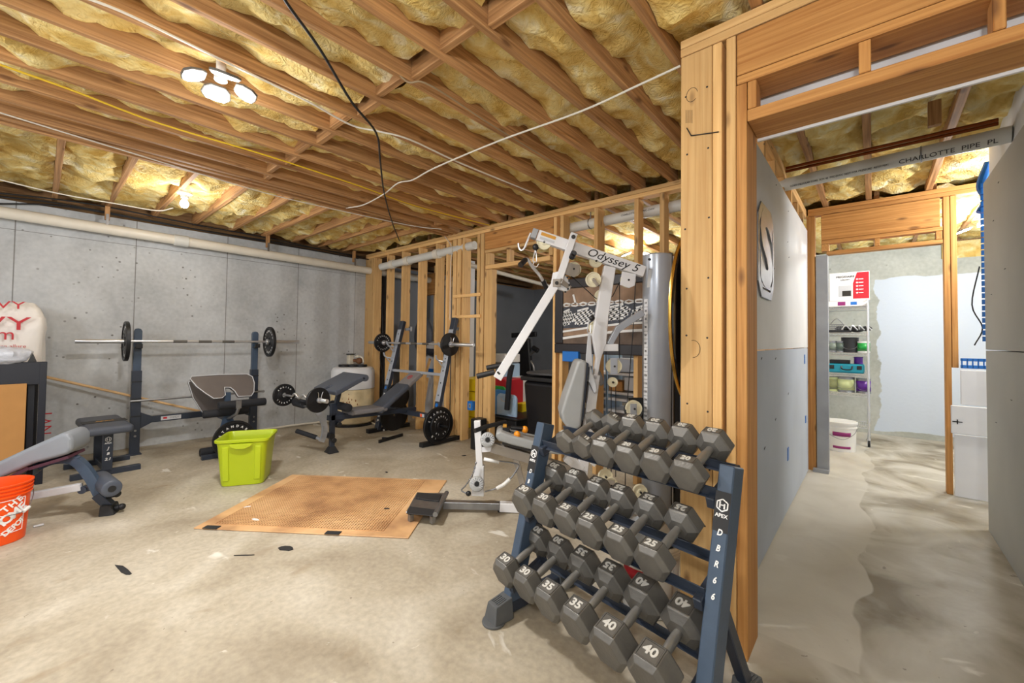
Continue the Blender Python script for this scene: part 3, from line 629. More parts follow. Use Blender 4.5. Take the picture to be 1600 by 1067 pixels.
MB().lathe((-5.12, .914, ZC-.055), (0, 0, -1), [(0, 0), (.014, 0), (.018, .02), (.034, .05), (.036, .07), (.024, .095), (0, .105)], 24).build('bulb', 'led', bl)

# ================================================================== PIPES AND CABLES
pp = thing('drain_pipe', (-6.38, 1.2, 2.45), 'white drain pipe along the top of the concrete wall', 'pipe')
z_at = lambda y: 2.500 - .012*(y+.3)
MB().cyl((-6.38, -3.1, z_at(-3.1)), (-6.38, 5.5, z_at(5.5)), .057, n=24).build('pipe_run', 'pvc', pp)
for v in (1.05, 4.4): MB().cyl((-6.38, v, z_at(v)), (-6.38, v+.14, z_at(v+.14)), .067, n=24).build('coupling', 'pvc2', pp, bevel=.003)
for i, (u, v) in enumerate(((167, 352), (418, 390), (553, 412))):
    y = Xp(u, v, -6.38).y; hg = thing('pipe_hanger', (-6.38, y, z_at(y)+.2), 'wood block and metal strap holding the white drain pipe, %s from left' % ORD[i], 'pipe hanger', 'hangers of the drain pipe')
    MB().box((-6.40, y-.02, z_at(y)+.10), (-6.36, y+.02, ZC-.001)).build('block', JOIST[2], hg)
    MB().torus((-6.38, y, z_at(y)), (0, 1, 0), .054, .003, 24, 4).box((-6.345, y-.012, z_at(y)-.01), (-6.340, y+.012, z_at(y)+.16)).build('strap', 'steel', hg)
# corridor pipe
a, b_ = Zp(1226, 289, 2.60), Zp(1560, 214, 2.60)
cp = thing('vent_pipe', a, 'white plastic pipe with printed writing across the corridor ceiling', 'pipe')
dcp = (b_-a).normalized(); MB().cyl(a-dcp*.25, b_+dcp*.05, .050, n=28).build('pipe_run', 'pvc2', cp)
b = MB(); cr_ = Vector((0, 0, 1)); back = dcp.cross(Vector((0, 0, 1))).normalized()
nrm = (back*.75 - Vector((0, 0, .66))).normalized(); upv = nrm.cross(dcp).normalized()
if upv.z < 0: upv = -upv
L_ = (b_-a).length
b.text('CHARLOTTE  PIPE  PL', a+dcp*L_*.80 + nrm*.0505, dcp, upv, .042, .0015, sx=1.1)
b.text('COEX CELLULAR CORE  SCH 40  PVC-DWV  NOT FOR PRESSURE  ASTM F891', a+dcp*L_*.30 + nrm*.0505, dcp, upv, .020, .0015, sx=.85)
b.build('printed_writing', 'ink_k', cp)
hq = Zp(1470, 215, 2.60); MB().torus(a+dcp*L_*.70, dcp, .052, .004, 24, 4).build('metal_strap', 'steel', cp)
for k, dz in enumerate((.0, .035)):
    q0, q1 = Zp(1228, 268-k*5, 2.66), Zp(1560, 193-k*6, 2.66)
    tag(MB().cyl(q0, q1, .011, n=12).build('copper_pipe', 'copper'), 'thin brown copper pipe above the white corridor pipe, %s of two' % ('front' if k == 0 else 'rear'), 'pipe', 'copper pipes over the corridor')
tag(MB().box((-.06, 3.55, 2.50), (-.01, 3.60, ZC)).build('pipe_block', JOIST[2]), 'wood block hanging above the white corridor pipe', 'wood block') if False else None
q = Zp(1463, 180, 2.66); tag(MB().box((q.x-.035, q.y-.02, 2.60), (q.x+.02, q.y+.02, ZC+.003)).build('hanging_block', JOIST[2]), 'short dark wood block above the white corridor pipe', 'wood block')
# big vents in the back room
a, b_ = Yp(600, 425, 4.25), Yp(760, 393, 4.25)
a, b_ = Zp(892, 356, 2.56), Zp(1075, 318, 2.56); d_ = (b_-a).normalized()
vp = thing('drain_pipe', a, 'white pipe crossing the back room high behind the studs, with clamp', 'pipe')
MB().cyl(a-d_*.05, b_+d_*.1, .052, n=20).build('pipe_run', 'pvc2', vp); MB().torus(a+d_*.25, d_, .054, .006, 20, 6).cyl(a+d_*.25+Vector((0, 0, .05)), a+d_*.25+Vector((0, 0, .17)), .006).build('pipe_clamp', 'steel', vp)
b = MB(); nn_ = d_.cross(Vector((0, 0, 1))).normalized(); nn_ = -nn_ if nn_.dot(a-EYE) > 0 else nn_
b.text('CHARLOTTE PIPE   PVC-DWV', a+d_*.8+nn_*.0525, d_, (0, 0, 1), .026, .001, sx=1.); b.build('printed_writing', 'ink_k', vp)
a, b_ = Zp(596, 417, 2.45), Zp(742, 383, 2.55); d_ = (b_-a).normalized()
v2 = thing('vent_pipe', a, 'thick pale pipe with couplings behind the studs near the corner', 'pipe')
MB().cyl(a, b_, .055, n=20).build('pipe_run', 'pvc2', v2)
for k in (.12, .3, .62): MB().cyl(a+d_*k*(b_-a).length, a+d_*(k*(b_-a).length+.09), .068, n=20).build('coupling', 'pvc', v2, bevel=.003)
a, b_ = Zp(757, 420, 2.5), Zp(858, 447, 2.42); tag(MB().tube([a+(a-b_)*.3, a, b_], .035, 14).build('drain_pipe', 'pvc'), 'thin white pipe low under the back room ceiling, above the grey wall', 'pipe')

def cable(name, pts, r, m, label, n=8):
    return tag(MB().tube(bez(pts, 5), r, n).build(name, m), label, 'cable')
zz = ZC-.012
cable('yellow_cable', [Zp(0, 101, zz), Zp(110, 140, zz), Zp(250, 193, zz), Zp(420, 244, zz), Zp(560, 290, zz), Zp(650, 322, zz), Zp(765, 352, zz)], .006, mat('yellow_sheath', srgb(232, 196, 40), .5), 'yellow cable stapled under the gym joists')
wz = mat('white_sheath', srgb(226, 222, 210), .5)
cable('white_cable', [Zp(1063, 103, ZC-.02), Zp(1000, 132, ZC-.03), Zp(905, 175, ZC-.03), Zp(780, 220, ZC-.02), Zp(680, 262, ZC-.02), Zp(645, 281, ZC-.02), Zp(622, 286, ZC-.03), Zp(600, 303, ZC-.03), Zp(568, 320, ZC-.02), Zp(541, 325, ZC-.01)], .006, wz, 'white cable running diagonally across the joists to the near wall')
cable('black_cable', [Zp(440, -20, ZC-.02), Zp(447, 3, ZC-.02), Zp(500, 77, ZC-.05), Zp(550, 160, ZC-.09), Zp(588, 208, ZC-.08), Zp(594, 250, ZC-.05), Zp(600, 300, ZC-.03), Zp(612, 345, ZC-.05), Zp(624, 376, ZC-.10)], .007, 'cable', 'black cable drooping under the middle of the gym ceiling')
cable('grey_cable', [Zp(110, -12, zz), Zp(190, 18, zz), Zp(290, 66, zz), Zp(380, 110, zz), Zp(480, 158, zz), Zp(548, 195, zz), Zp(590, 205, zz), Zp(640, 218, zz), Zp(720, 255, zz), Zp(830, 300, zz)], .006, wz, 'pale cable following a joist past the row of blocks')
cable('brown_cable', [Zp(600, 88, ZC+.05), Zp(635, 127, ZC-.012), Zp(660, 128, ZC-.012), Zp(700, 150, ZC-.012), Zp(760, 190, zz), Zp(850, 245, zz), Zp(930, 292, zz)], .005, mat('tan_sheath', srgb(160, 140, 110), .5), 'thin tan cable along a joist right of the row of blocks')
cable('lamp_cable', [Zp(-20, 276, ZC-.03), Zp(90, 302, ZC-.05), Zp(180, 318, ZC-.04), Zp(245, 329, ZC-.05), Zp(270, 325, ZC-.02)], .006, wz, 'white cord leading along the side joists to the bulb')
for k, (z, vs) in enumerate(((ZC-.03, ((-20, 300), (60, 308), (160, 322), (300, 350), (420, 372), (540, 398), (600, 410))), (ZC-.06, ((-20, 305), (80, 316), (170, 332), (300, 357), (430, 380), (560, 404))), (ZC-.02, ((-20, 318), (100, 322), (230, 345), (330, 362), (480, 386), (570, 402))))):
    cable('black_cable', [Xp(u, v, -6.44-.02*k) for u, v in vs], .008, 'cable', 'black cable strung above the white drain pipe, %s of three' % ('topmost', 'lowest', 'middle')[k])
cable('beam_cable', [Zp(0, 176, ZC-.02), Zp(150, 222, ZC-.02), Zp(395, 296, ZC-.02), Zp(500, 322, ZC-.02), Zp(640, 352, ZC-.02), Zp(690, 358, ZC-.03)], .005, wz, 'thin pale cable along the bottom of the built-up beam')
cable('stud_cable', [Yp(689, 363, YF-.01), Yp(697, 372, YF-.015), Yp(706, 388, YF-.02), Yp(704, 420, YF-.01), Yp(703, 500, YF-.01)], .005, wz, 'white cable hanging down a stud of the far wall')
cable('power_cable', [Yp(596, 440, YF+.2), Yp(598, 520, YF+.15), Yp(594, 560, YF+.12), Yp(600, 600, YF+.2), Yp(596, 650, YF+.2)], .008, 'cable', 'black cord hanging in the gap between the first studs')
# grey conduit behind first studs
tag(MB().box((Xf(597, y=3.95), 3.93, 0), (Xf(605, y=3.95), 3.98, 2.5)).build('grey_conduit', 'steel'), 'grey conduit standing behind the second stud', 'conduit')

# ================================================================== CONCRETE FLOOR THINGS: MAT
def quadmat():
    c = [Zp(*p) for p in ((455, 742), (697, 752), (640, 841), (303, 828))]
    ctr = sum(c, Vector())/4; ax = (c[1]-c[0]+c[2]-c[3]).normalized(); ay = Vector((-ax.y, ax.x, 0)); w = ((c[1]-c[0]).length+(c[2]-c[3]).length)/2; h = ((c[0]-c[3]).length+(c[1]-c[2]).length)/2
    return ctr, ax, ay, w, h
ctr, ax, ay, w, h = quadmat()
def mat_mat():
    m, N, L, B = nt('tan_chair_mat'); tc = N.new('ShaderNodeTexCoord')
    n = N.new('ShaderNodeTexNoise'); n.inputs['Scale'].default_value = 3; n.inputs['Detail'].default_value = 6; L.new(tc.outputs['Object'], n.inputs['Vector'])
    r = ramp(N, [(.32, srgb(168, 126, 88)), (.5, srgb(208, 164, 116)), (.7, srgb(224, 184, 136))]); L.new(n.outputs['Fac'], r.inputs[0])
    L.new(r.outputs[0], B.inputs['Base Color']); B.inputs['Roughness'].default_value = .55; return m
mt = thing('ridged_mat', (ctr.x, ctr.y, 0), 'tan rectangular mat with a grid of small nubs lying on the floor', 'mat')
MM = mat_mat(); rz = math.atan2(ax.y, ax.x)
b = MB(); b.obox(ctr+Vector((0, 0, .005)), ax, ay, (0, 0, 1), w, h, .008); b.build('mat_sheet', MM, mt, bevel=.003)
b = MB(); nx, ny = 62, 44
MD = mat('mat_hollows', srgb(138, 96, 58), .7)
x0, x1, y0, y1 = -w/2+.10, w/2-.20, -h/2+.07, h/2-.05
for i in range(nx+1):
    x = x0+(x1-x0)*i/nx; b.obox(ctr+ax*x+ay*(y0+y1)/2+Vector((0, 0, .011)), ax, ay, (0, 0, 1), .007, y1-y0, .006)
for j in range(ny+1):
    y = y0+(y1-y0)*j/ny; b.obox(ctr+ax*(x0+x1)/2+ay*y+Vector((0, 0, .0105)), ax, ay, (0, 0, 1), x1-x0, .007, .005)
b.build('ridge_grid', MM, mt)
MB().obox(ctr+ax*(x0+x1)/2+ay*(y0+y1)/2+Vector((0, 0, .0092)), ax, ay, (0, 0, 1), x1-x0, y1-y0, .0012).build('hollow_field', MD, mt)
for s_, t_ in ((-w/2+.12, -h/2), (w/2-.52, -h/2)): MB().obox(ctr+ax*s_+ay*(t_+.015)+Vector((0, 0, .012)), ax, ay, (0, 0, 1), .10, .045, .004).build('black_tape', 'rubber', mt)
# debris
for i, (u, v, l, w_, a_, m, lab) in enumerate(((447, 857, .10, .06, .5, 'rubber', 'crumpled scrap of black tape on the floor in front of the mat'), (193, 891, .22, .03, .2, 'rubber', 'long dark sliver of debris on the bare floor at the left'), (380, 868, .12, .006, .8, 'rubber', 'thin black twig on the floor before the mat'), (387, 792, .05, .012, 1.2, 'paper', 'small white paper scrap lying on the mat'), (604, 738, .04, .02, 0, 'rubber', 'little black crumb on the floor behind the mat'), (725, 712, .05, .03, 1, 'rubber', 'small black crumb by the front leg of the home gym'), (399, 812, .07, .02, .4, 'paper', 'white fleck near the front edge of the mat'), (604, 795, .05, .02, .7, 'rubber', 'dark fleck on the right part of the mat'))):
    z0 = .0135 if 'mat' in lab.split('on the')[-1] or 'of the mat' in lab and 'behind' not in lab and i not in (0,) else .0
    if i in (0, 1, 2, 4, 5): z0 = 0
    p = Zp(u, v, z0); d_ = Vector((math.cos(a_), math.sin(a_), 0)); s_ = Vector((-d_.y, d_.x, 0))
    P = []; rr = random.Random(i)
    for k in range(9):
        t = 2*PI*k/9; P.append(p+d_*math.cos(t)*l/2*rr.uniform(.75, 1.1)+s_*math.sin(t)*w_/2*rr.uniform(.7, 1.2)+Vector((0, 0, .0005)))
    tag(MB().prism(P, (0, 0, .004)).build('debris_scrap', m), lab, 'scrap')
pb = [Zp(52, 823, .008), Zp(68, 819, .008)]
tag(MB().cyl(pb[0], pb[1], .007, n=12).build('marker_pen', 'lgrey'), 'grey marker lying on the floor right of the orange bucket', 'marker')

# ================================================================== DUMBBELL RACK
RA = Vector((-1.371, 1.392, 0)); Rr = Vector((.9885, -.151, 0)).normalized(); Rn = Vector((.151, .9885, 0)).normalized(); UZ = Vector((0, 0, 1))
def K(a, s, z): return RA + Rr*a + Rn*s + UZ*z
rk = thing('dumbbell_rack', K(.46, .28, 0), 'blue-grey steel three-tier rack full of hex dumbbells in the foreground', 'dumbbell rack')
rk_side = []
for side, a in (('l', .022), ('r', .948)):
    # foot bar on the floor, leaning upright, rear brace
    fm = MB().beam(K(a, .06, .045), K(a, .53, .045), .055, .055, Rr).build('foot_bar', 'navy', rk, bevel=.004)
    for s0, s1 in ((0.0, .13), (.59, .46)):
        d = 1 if s1 > s0 else -1
        MB().hull8([K(a-.045, s0+.02*d, 0.004), K(a+.045, s0+.02*d, .004), K(a+.045, s1, .004), K(a-.045, s1, .004), K(a-.034, s0+.035*d, .085), K(a+.034, s0+.035*d, .085), K(a+.034, s1, .10), K(a-.034, s1, .10)]).cyl(K(a, s0+.045*d, .0), K(a, s0+.045*d, .012), .055).build('rubber_foot', 'dusty', rk, bevel=.004, seg=2)
        b = MB()
        for k in range(5): b.beam(K(a-.022+.011*k, s0+.05*d, .0885), K(a-.022+.011*k, s1-.03*d, .0965), .004, .004, Rr)
        b.build('tread_ribs', 'dusty', fm)
    up = MB().beam(K(a, .155, .055), K(a, .375, .885), .052, .085, Rr).build('upright', 'blue_steel', rk, bevel=.004)
    MB().beam(K(a, .29, .42), K(a, .50, .06), .04, .04, Rr).build('rear_brace', 'navy', rk, bevel=.003)
    # printed band and letters on the front face of the upright
    ud = (K(a, .375, .885)-K(a, .155, .055)).normalized(); fn = Rr.cross(ud); fn = fn if fn.dot(Rn) < 0 else -fn
    def uf(z, off=.0): 
        t = (z-.055)/.83; return K(a, .155+.22*t, z) + fn*(.0428+off)
    def front(z): 
        c = K(a, .155, .055); return c + ud*((z-.055)/ud.z) + fn*.0432
    b = MB().obox(front(.735 if side == 'r' else .705), Rr, ud, fn, .0515, .13, .0012)
    b.build('printed_band', 'ink_k', up)
    b = MB(); zc = .755 if side == 'r' else .73
    c0 = front(zc)+fn*.001
    for k in range(6):
        t0, t1 = PI/6+k*PI/3, PI/6+(k+1)*PI/3
        b.beam(c0+Rr*.02*math.cos(t0)+ud*.02*math.sin(t0), c0+Rr*.02*math.cos(t1)+ud*.02*math.sin(t1), .0012, .004, fn)
    b.beam(c0-Rr*.008-ud*.010, c0-Rr*.008+ud*.012, .0012, .005, fn).beam(c0+Rr*.007-ud*.011, c0+Rr*.007+ud*.006, .0012, .005, fn).beam(c0-Rr*.008, c0+Rr*.008+ud*.001, .0012, .004, fn)
    b.text('APEX', c0-ud*.034, Rr, ud, .017, .0012, bold=.02)
    b.build('apex_logo', 'ink_w', up); b = MB()
    for k, ch in enumerate('DBR66' if side == 'r' else 'DBR66'): b.text(ch, front(zc-.085-.048*k)+fn*.001, Rr, ud, .028, .0012, bold=.03, shear=.25, sx=.8)
    b.build('model_letters', 'ink_w', up)
TIERS = (('top', .385, .885, [(.257, 15, -.42), (.359, 15, .5), (.472, 20, 0), (.594, 20, 0), (.716, 20, 0), (.838, 20, 0)]),
         ('middle', .288, .585, [(.085, 30, .1), (.223, 30, 0), (.358, 25, 0), (.484, 25, 0), (.625, 25, 0), (.762, 25, 0)]),
         ('bottom', .192, .283, [(.067, 30, .12), (.212, 30, 0), (.356, 35, 0), (.505, 35, 0), (.660, 40, 0), (.822, 40, 0)]))
AL = math.radians(19); ta = (Rn*math.cos(AL)+UZ*math.sin(AL)).normalized(); tn = (UZ*math.cos(AL)-Rn*math.sin(AL)).normalized()
for nm, s, z, lst in TIERS:
    hh = .052 if nm == 'top' else .062
    for f, ln in ((-1, .085), (1, .080)):
        c0, c1 = K(.0+.05, s, z)+ta*f*ln-tn*hh, K(.92, s, z)+ta*f*ln-tn*hh
        # angle rail: upright lip and flat ledge
        MB().beam(c0-tn*.016, c1-tn*.016, .004, .040, ta).beam(c0-tn*.034+ta*f*.0, c1-tn*.034, .030, .004, ta).build('rail', 'navy', rk, bevel=.001)
    for a in (.062, .905):
        c = K(a, s, z)-tn*(hh+.042)
        MB().beam(c-ta*.12, c+ta*.12, .030, .042, Rr).build('tier_bracket', 'navy', rk, bevel=.003)
        MB().cyl(c-ta*.06+Rr*.015, c-ta*.06-Rr*.020, .009, n=6).build('bolt', 'steel', rk)
AF = {15: .104, 20: .120, 25: .127, 30: .130, 35: .137, 40: .146}; HLEN = {15: .068, 20: .078, 25: .086, 30: .092, 35: .102, 40: .112}
def make_dumbbell(wt):
    o = thing('hex_dumbbell', (0, 0, 0), 'grey hex dumbbell', 'dumbbell'); af, hl = AF[wt], HLEN[wt]; rc = af/2/math.cos(PI/6); yc = .107
    MB().cyl((0, -yc, 0), (0, yc, 0), .0145, n=20).lathe((0, -.05, 0), (0, 1, 0), [(.0145, 0), (.0165, .02), (.0172, .05), (.0165, .08), (.0145, .10)], 20).build('handle', 'handle', o)
    for sgn in (-1, 1):
        b = MB(); prof = [(yc-hl/2, .52), (yc-hl/2+.018, .93), (yc-hl/2+.024, 1.), (yc+hl/2-.016, 1.), (yc+hl/2, .76)]; rows = []
        for y, f in prof: rows.append([b.b.verts.new((rc*f*math.cos(PI*k/3), sgn*y, rc*f*math.sin(PI*k/3))) for k in range(6)])
        b._f(rows[0]); b._f(rows[-1])
        for i in range(len(rows)-1):
            for k in range(6): b._f([rows[i][k], rows[i][(k+1) % 6], rows[i+1][(k+1) % 6], rows[i+1][k]])
        hd = b.build('weight_head', 'hex', o, bevel=.0025, seg=2)
        top = rc*math.sin(PI/3); y0, y1 = yc-hl/2+.027, yc+hl/2-.019; ym = sgn*(y0+y1)/2; ww = rc*.86
        MB().obox((0, ym, top+.0002), (1, 0, 0), (0, 1, 0), (0, 0, 1), ww-.006, y1-y0-.006, .0022).m(1).obox((0, ym, top+.0002), (1, 0, 0), (0, 1, 0), (0, 0, 1), ww, y1-y0, .0018).build('number_recess', ['hex_mid', 'hex_dark'], hd)
        b = MB()
        for e in (-1, 1): b.obox((e*ww/2, ym, top+.001), (1, 0, 0), (0, 1, 0), (0, 0, 1), .003, y1-y0+.003, .003).obox((0, ym+e*(y1-y0)/2, top+.001), (1, 0, 0), (0, 1, 0), (0, 0, 1), ww+.003, .003, .003)
        b.build('recess_rim', 'hex', hd)
        MB().text(str(wt), (0, ym, top+.0026), (1 if sgn < 0 else -1, 0, 0), (0, 1 if sgn < 0 else -1, 0), min(.044, (y1-y0)*.92), .0034, bold=.03, sx=1.15).build('raised_number', 'hex_num', hd)
    return o
protos = {}
for nm, s, z, lst in TIERS:
    for i, (a, wt, roll) in enumerate(lst):
        c = K(a, s, z); bas = Matrix(((Rr.x, ta.x, tn.x, c.x), (Rr.y, ta.y, tn.y, c.y), (Rr.z, ta.z, tn.z, c.z), (0, 0, 0, 1))) @ Matrix.Rotation(roll, 4, 'Y')
        lab = 'grey hex dumbbell marked %d, %s from left on the %s tier' % (wt, ORD[i], nm)
        if wt not in protos:
            o = make_dumbbell(wt); protos[wt] = o; o.matrix_basis = bas; o['label'] = lab; o['group'] = 'hex dumbbells on the rack'
        else: copy_tree(protos[wt], bas, lab, 'hex dumbbells on the rack')
# bucket with rubbish behind the rack
c = Zp(985, 985, 0); c = Vector((-.86, 2.06, 0))
bk = thing('paint_bucket', c, 'white bucket with a printed label standing behind the dumbbell rack', 'bucket')
def pail(c, r0, r1, h, m, parent, rings=(.93, .88, .83), name='bucket_wall', th=.004):
    prof = [(0, 0.002), (r0, 0.002), (r0+.001, .01)] + [(r0+(r1-r0)*.75, h*.75)]
    for k in rings[::-1]: prof += [(r0+(r1-r0)*k, h*(k-.025)), (r0+(r1-r0)*k+.008, h*(k-.015)), (r0+(r1-r0)*k+.008, h*(k+.005)), (r0+(r1-r0)*k, h*(k+.01))]
    prof += [(r1, h-.012), (r1+.008, h-.008), (r1+.008, h), (r1-.002, h), (r1-th, h-.01), (r0-th, .012), (0, .012)]
    return MB().lathe(c, (0, 0, 1), prof, 48).build(name, m, parent)
pail(c, .130, .150, .34, 'white_plastic', bk)
def wrap(c, rfun, th0, th1, z0, z1, m, name, parent, n=16, off=.0015):
    b = MB(); rows = []
    for i in range(n+1):
        t = th0+(th1-th0)*i/n; rows.append([b.b.verts.new((c.x+(rfun(z)+off)*math.cos(t), c.y+(rfun(z)+off)*math.sin(t), z)) for z in (z0, z1)])
    for i in range(n): b._f([rows[i][0], rows[i+1][0], rows[i+1][1], rows[i][1]], True)
    o = b.build(name, m, parent); md = o.modifiers.new('solid', 'SOLIDIFY'); md.thickness = .0008; md.offset = 0; return o
view = math.atan2(-c.y, -c.x); rb = lambda z: .130+.02*z/.34
lb = wrap(c, rb, view-1.0, view+.9, .05, .24, 'paper', 'paper_label', bk)
wrap(c, rb, view-.95, view-.15, .17, .225, 'red', 'red_print', lb, off=.003); wrap(c, rb, view-.95, view-.45, .12, .16, 'blue', 'blue_print', lb, off=.003)
def curved_text(txt, c, rfun, tmid, z, size, m, name, parent, sign=1, bold=.0, off=.003):
    b = MB(); w = size*.68; n = len(txt)
    for i, ch in enumerate(txt):
        if ch == ' ': continue
        R = rfun(z)+off; t = tmid + sign*((i-(n-1)/2)*w)/R; p = Vector((c.x+R*math.cos(t), c.y+R*math.sin(t), z)); xd = Vector((-math.sin(t), math.cos(t), 0))
        b.text(ch, p, xd*sign, UZ, size, .001, bold=bold)
    return b.build(name, m, parent)
curved_text('NEW', c, rb, view-.45, .085, .03, 'ink_k', 'label_writing', lb)
b = MB(); R_ = .143
for k in range(12):
    t = view+.35+k*.028; b.obox((c.x+R_*math.cos(t), c.y+R_*math.sin(t), .075), (-math.sin(t), math.cos(t), 0), (math.cos(t), math.sin(t), 0), UZ, .0015+.0015*(k % 3 == 0), .0012, .035)
b.build('bar_code', 'ink_k', lb)
b = MB()   # crumpled plastic bag in it
G = []
for i in range(26):
    row = []
    for j in range(26):
        x, y = (i/25-.5)*.34, (j/25-.5)*.34; r = math.hypot(x, y); q = Vector((x*16, y*16, 1.3))
        z = .33+.10*max(0, 1-(r/.17)**2)+noise.noise(q)*.05+abs(noise.noise(q*2.3))*.03
        if r > .15: k = .15/r; x *= k; y *= k; z = .345+noise.noise(q)*.02
        row.append(b.b.verts.new((c.x+x, c.y+y, z)))
    G.append(row)
for i in range(25):
    for j in range(25): b._f([G[i][j], G[i+1][j], G[i+1][j+1], G[i][j+1]], True)
o = b.build('plastic_bag', mat('pale_film', srgb(196, 204, 212), .25, spec=.7)); o.modifiers.new('s', 'SOLIDIFY').thickness = .002; tag(o, 'crumpled pale plastic bag stuffed in the bucket behind the rack', 'plastic bag')

# ================================================================== NEAR WALL THINGS
md_ = thing('oval_mirror', (-.70, 2.20, 1.44), 'large oval black mirror with thin gold rim at the end of the near wall', 'mirror')
def oval(a, b_, x, n=72): return [Vector((x, 2.20+a*math.cos(2*PI*k/n), 1.44+b_*math.sin(2*PI*k/n))) for k in range(n)]
MB().prism(oval(.297, .425, -.702), (.018, 0, 0), True).build('mirror_glass', mat('black_gloss', srgb(14, 14, 16), .12), md_)
MB().tube(oval(.30, .43, -.700)+oval(.30, .43, -.700)[:1], .008, 8).build('gold_rim', mat('gold_metal', srgb(200, 160, 80), .25, 1.), md_)
b = MB()
for (u0, v0, u1, v1) in ((1073, 200, 1080, 212), (1080, 212, 1123, 206)):
    b.tube([Yp(u0, v0, YN-.004), Yp(u1, v1, YN-.004)], .0025, 6)
tag(b.build('bent_nail', 'ink_k'), 'long bent nail sticking from the wide corner board', 'nail')
b = MB(); rr = random.Random(3)
for z in [.2+.28*k for k in range(9)]:
    for x in (-.648, -.556): b.sphere((x+rr.uniform(-.01, .01), YN-.0005, z+rr.uniform(-.04, .04)), .0045, 8, 6, (1, .3, 1))
tag(b.build('nail_heads', 'ink_k'), 'dark nail heads driven into the wide corner board', 'nail heads', kind='stuff')
b = MB()
for (c0, r0, a0, a1) in (((1083, 545), .03, -1.6, 1.8), ((1081, 148), .025, .2, 5.5)):
    p = Yp(*c0, YN-.001); b.tube([p+Vector((r0*math.cos(a0+(a1-a0)*k/14), 0, r0*1.3*math.sin(a0+(a1-a0)*k/14))) for k in range(15)], .0010, 5)
for k in range(4): b.tube([Yp(1072+k*3, 172, YN-.001), Yp(1072+k*3, 192, YN-.001)], .0009, 5)
tag(b.build('pencil_marks', 'hex_dark'), 'pencil scribbles on the wide corner board', 'pencil marks', kind='stuff')

# ================================================================== CORRIDOR THINGS
def S_sign():
    cs = [Xp(u, v, XC+.012) for u, v in ((1183, 318), (1207, 336), (1207, 468), (1183, 462))]
    y0, y1 = Xp(1184, 400, XC+.01).y, Xp(1208, 400, XC+.01).y; z0, z1 = Xp(1195, 466, XC+.01).z, Xp(1195, 322, XC+.01).z
    t = thing('letter_sign', (XC+.01, (y0+y1)/2, z0), 'grey metal wall sign with a cut-out letter S in the corridor', 'wall sign'); w, hh, cy = y1-y0, z1-z0, (y0+y1)/2; x = XC+.006
    def rr(w2, h2, c=.18):
        c *= w; return [(cy-w2+c, z0+hh/2-h2), (cy+w2-c, z0+hh/2-h2), (cy+w2, z0+hh/2-h2+c), (cy+w2, z0+hh/2+h2-c), (cy+w2-c, z0+hh/2+h2), (cy-w2+c, z0+hh/2+h2), (cy-w2, z0+hh/2+h2-c), (cy-w2, z0+hh/2-h2+c)]
    b = MB(); O, I = rr(w/2, hh/2), rr(w/2-.035, hh/2-.05); n = 8
    for k in range(n):
        P = [(x, O[k][0], O[k][1]), (x, O[(k+1) % n][0], O[(k+1) % n][1]), (x, I[(k+1) % n][0], I[(k+1) % n][1]), (x, I[k][0], I[k][1])]; b.prism(P, (.008, 0, 0))
    b.build('frame', 'steel', t, bevel=.002)
    b = MB(); b.text('S', (x+.004, cy, z0+hh*.5), (0, 1, 0), UZ, hh*1.10, .010, bold=.045, sx=w/hh*1.5); b.build('letter', 'steel', t)
    b = MB(); 
    for e in (-1, 1): b.box((x, cy-w/2+.03, z0+hh/2+e*(hh/2-.075)-.012), (x+.007, cy+w/2-.03, z0+hh/2+e*(hh/2-.075)+.012))
    b.build('cross_strip', 'steel', t)
S_sign()
# wire shelf with its load in the storage room
def shelf_unit():
    Ys, x0, x1, dep = 7.05, None, None, .36
    x1 = Yp(1357, 600, Ys).x; x0 = x1-.92; t = thing('wire_shelf', ((x0+x1)/2, Ys+dep/2, 0), 'chrome wire shelving unit on casters in the storage room', 'shelving unit')
    zs = [Yp(1340, v, Ys).z for v in (476, 519, 552, 586, 613, 663)]
    zs = [Yp(1350, v, Ys).z for v in (478, 520, 552, 585, 616, 665)]
    ztop = zs[0]+.03
    for (x, y) in ((x0, Ys), (x1, Ys), (x0, Ys+dep), (x1, Ys+dep)):
        b = MB().cyl((x, y, .11), (x, y, ztop), .0125, n=14)
        for k in range(40): b.cyl((x, y, .14+k*.045), (x, y, .145+k*.045), .0137, n=14)
        b.build('post', 'chrome', t)
        cs = MB().cyl((x, y, .06), (x, y, .11), .015, n=12).box((x-.018, y-.022, .03), (x-.012, y+.022, .09)).box((x+.012, y-.022, .03), (x+.018, y+.022, .09)).build('caster', 'chrome', t)
        MB().cyl((x-.013, y, .042), (x+.013, y, .042), .042, n=20).build('wheel', 'rubber', cs)
    for z in zs:
        b = MB()
        for dz in (0, -.035):
            for yy in (Ys, Ys+dep): b.cyl((x0, yy, z+dz), (x1, yy, z+dz), .004, n=8)
            for xx in (x0, x1): b.cyl((xx, Ys, z+dz), (xx, Ys+dep, z+dz), .004, n=8)
        N_ = 30; pts = [(x0+(x1-x0)*k/N_, Ys, z-(.035 if k % 2 else 0)) for k in range(N_+1)]; b.tube(pts, .0025, 5)
        for k in range(44): xx = x0+(x1-x0)*(k+.5)/44; b.cyl((xx, Ys, z+.003), (xx, Ys+dep, z+.003), .0022, n=5)
        b.build('shelf_grid', 'chrome', t)
    return x0, x1, Ys, dep, zs
sx0, sx1, sY, sD, sZ = shelf_unit()
def sxx(u): return Yp(u, 600, sY+.03).x
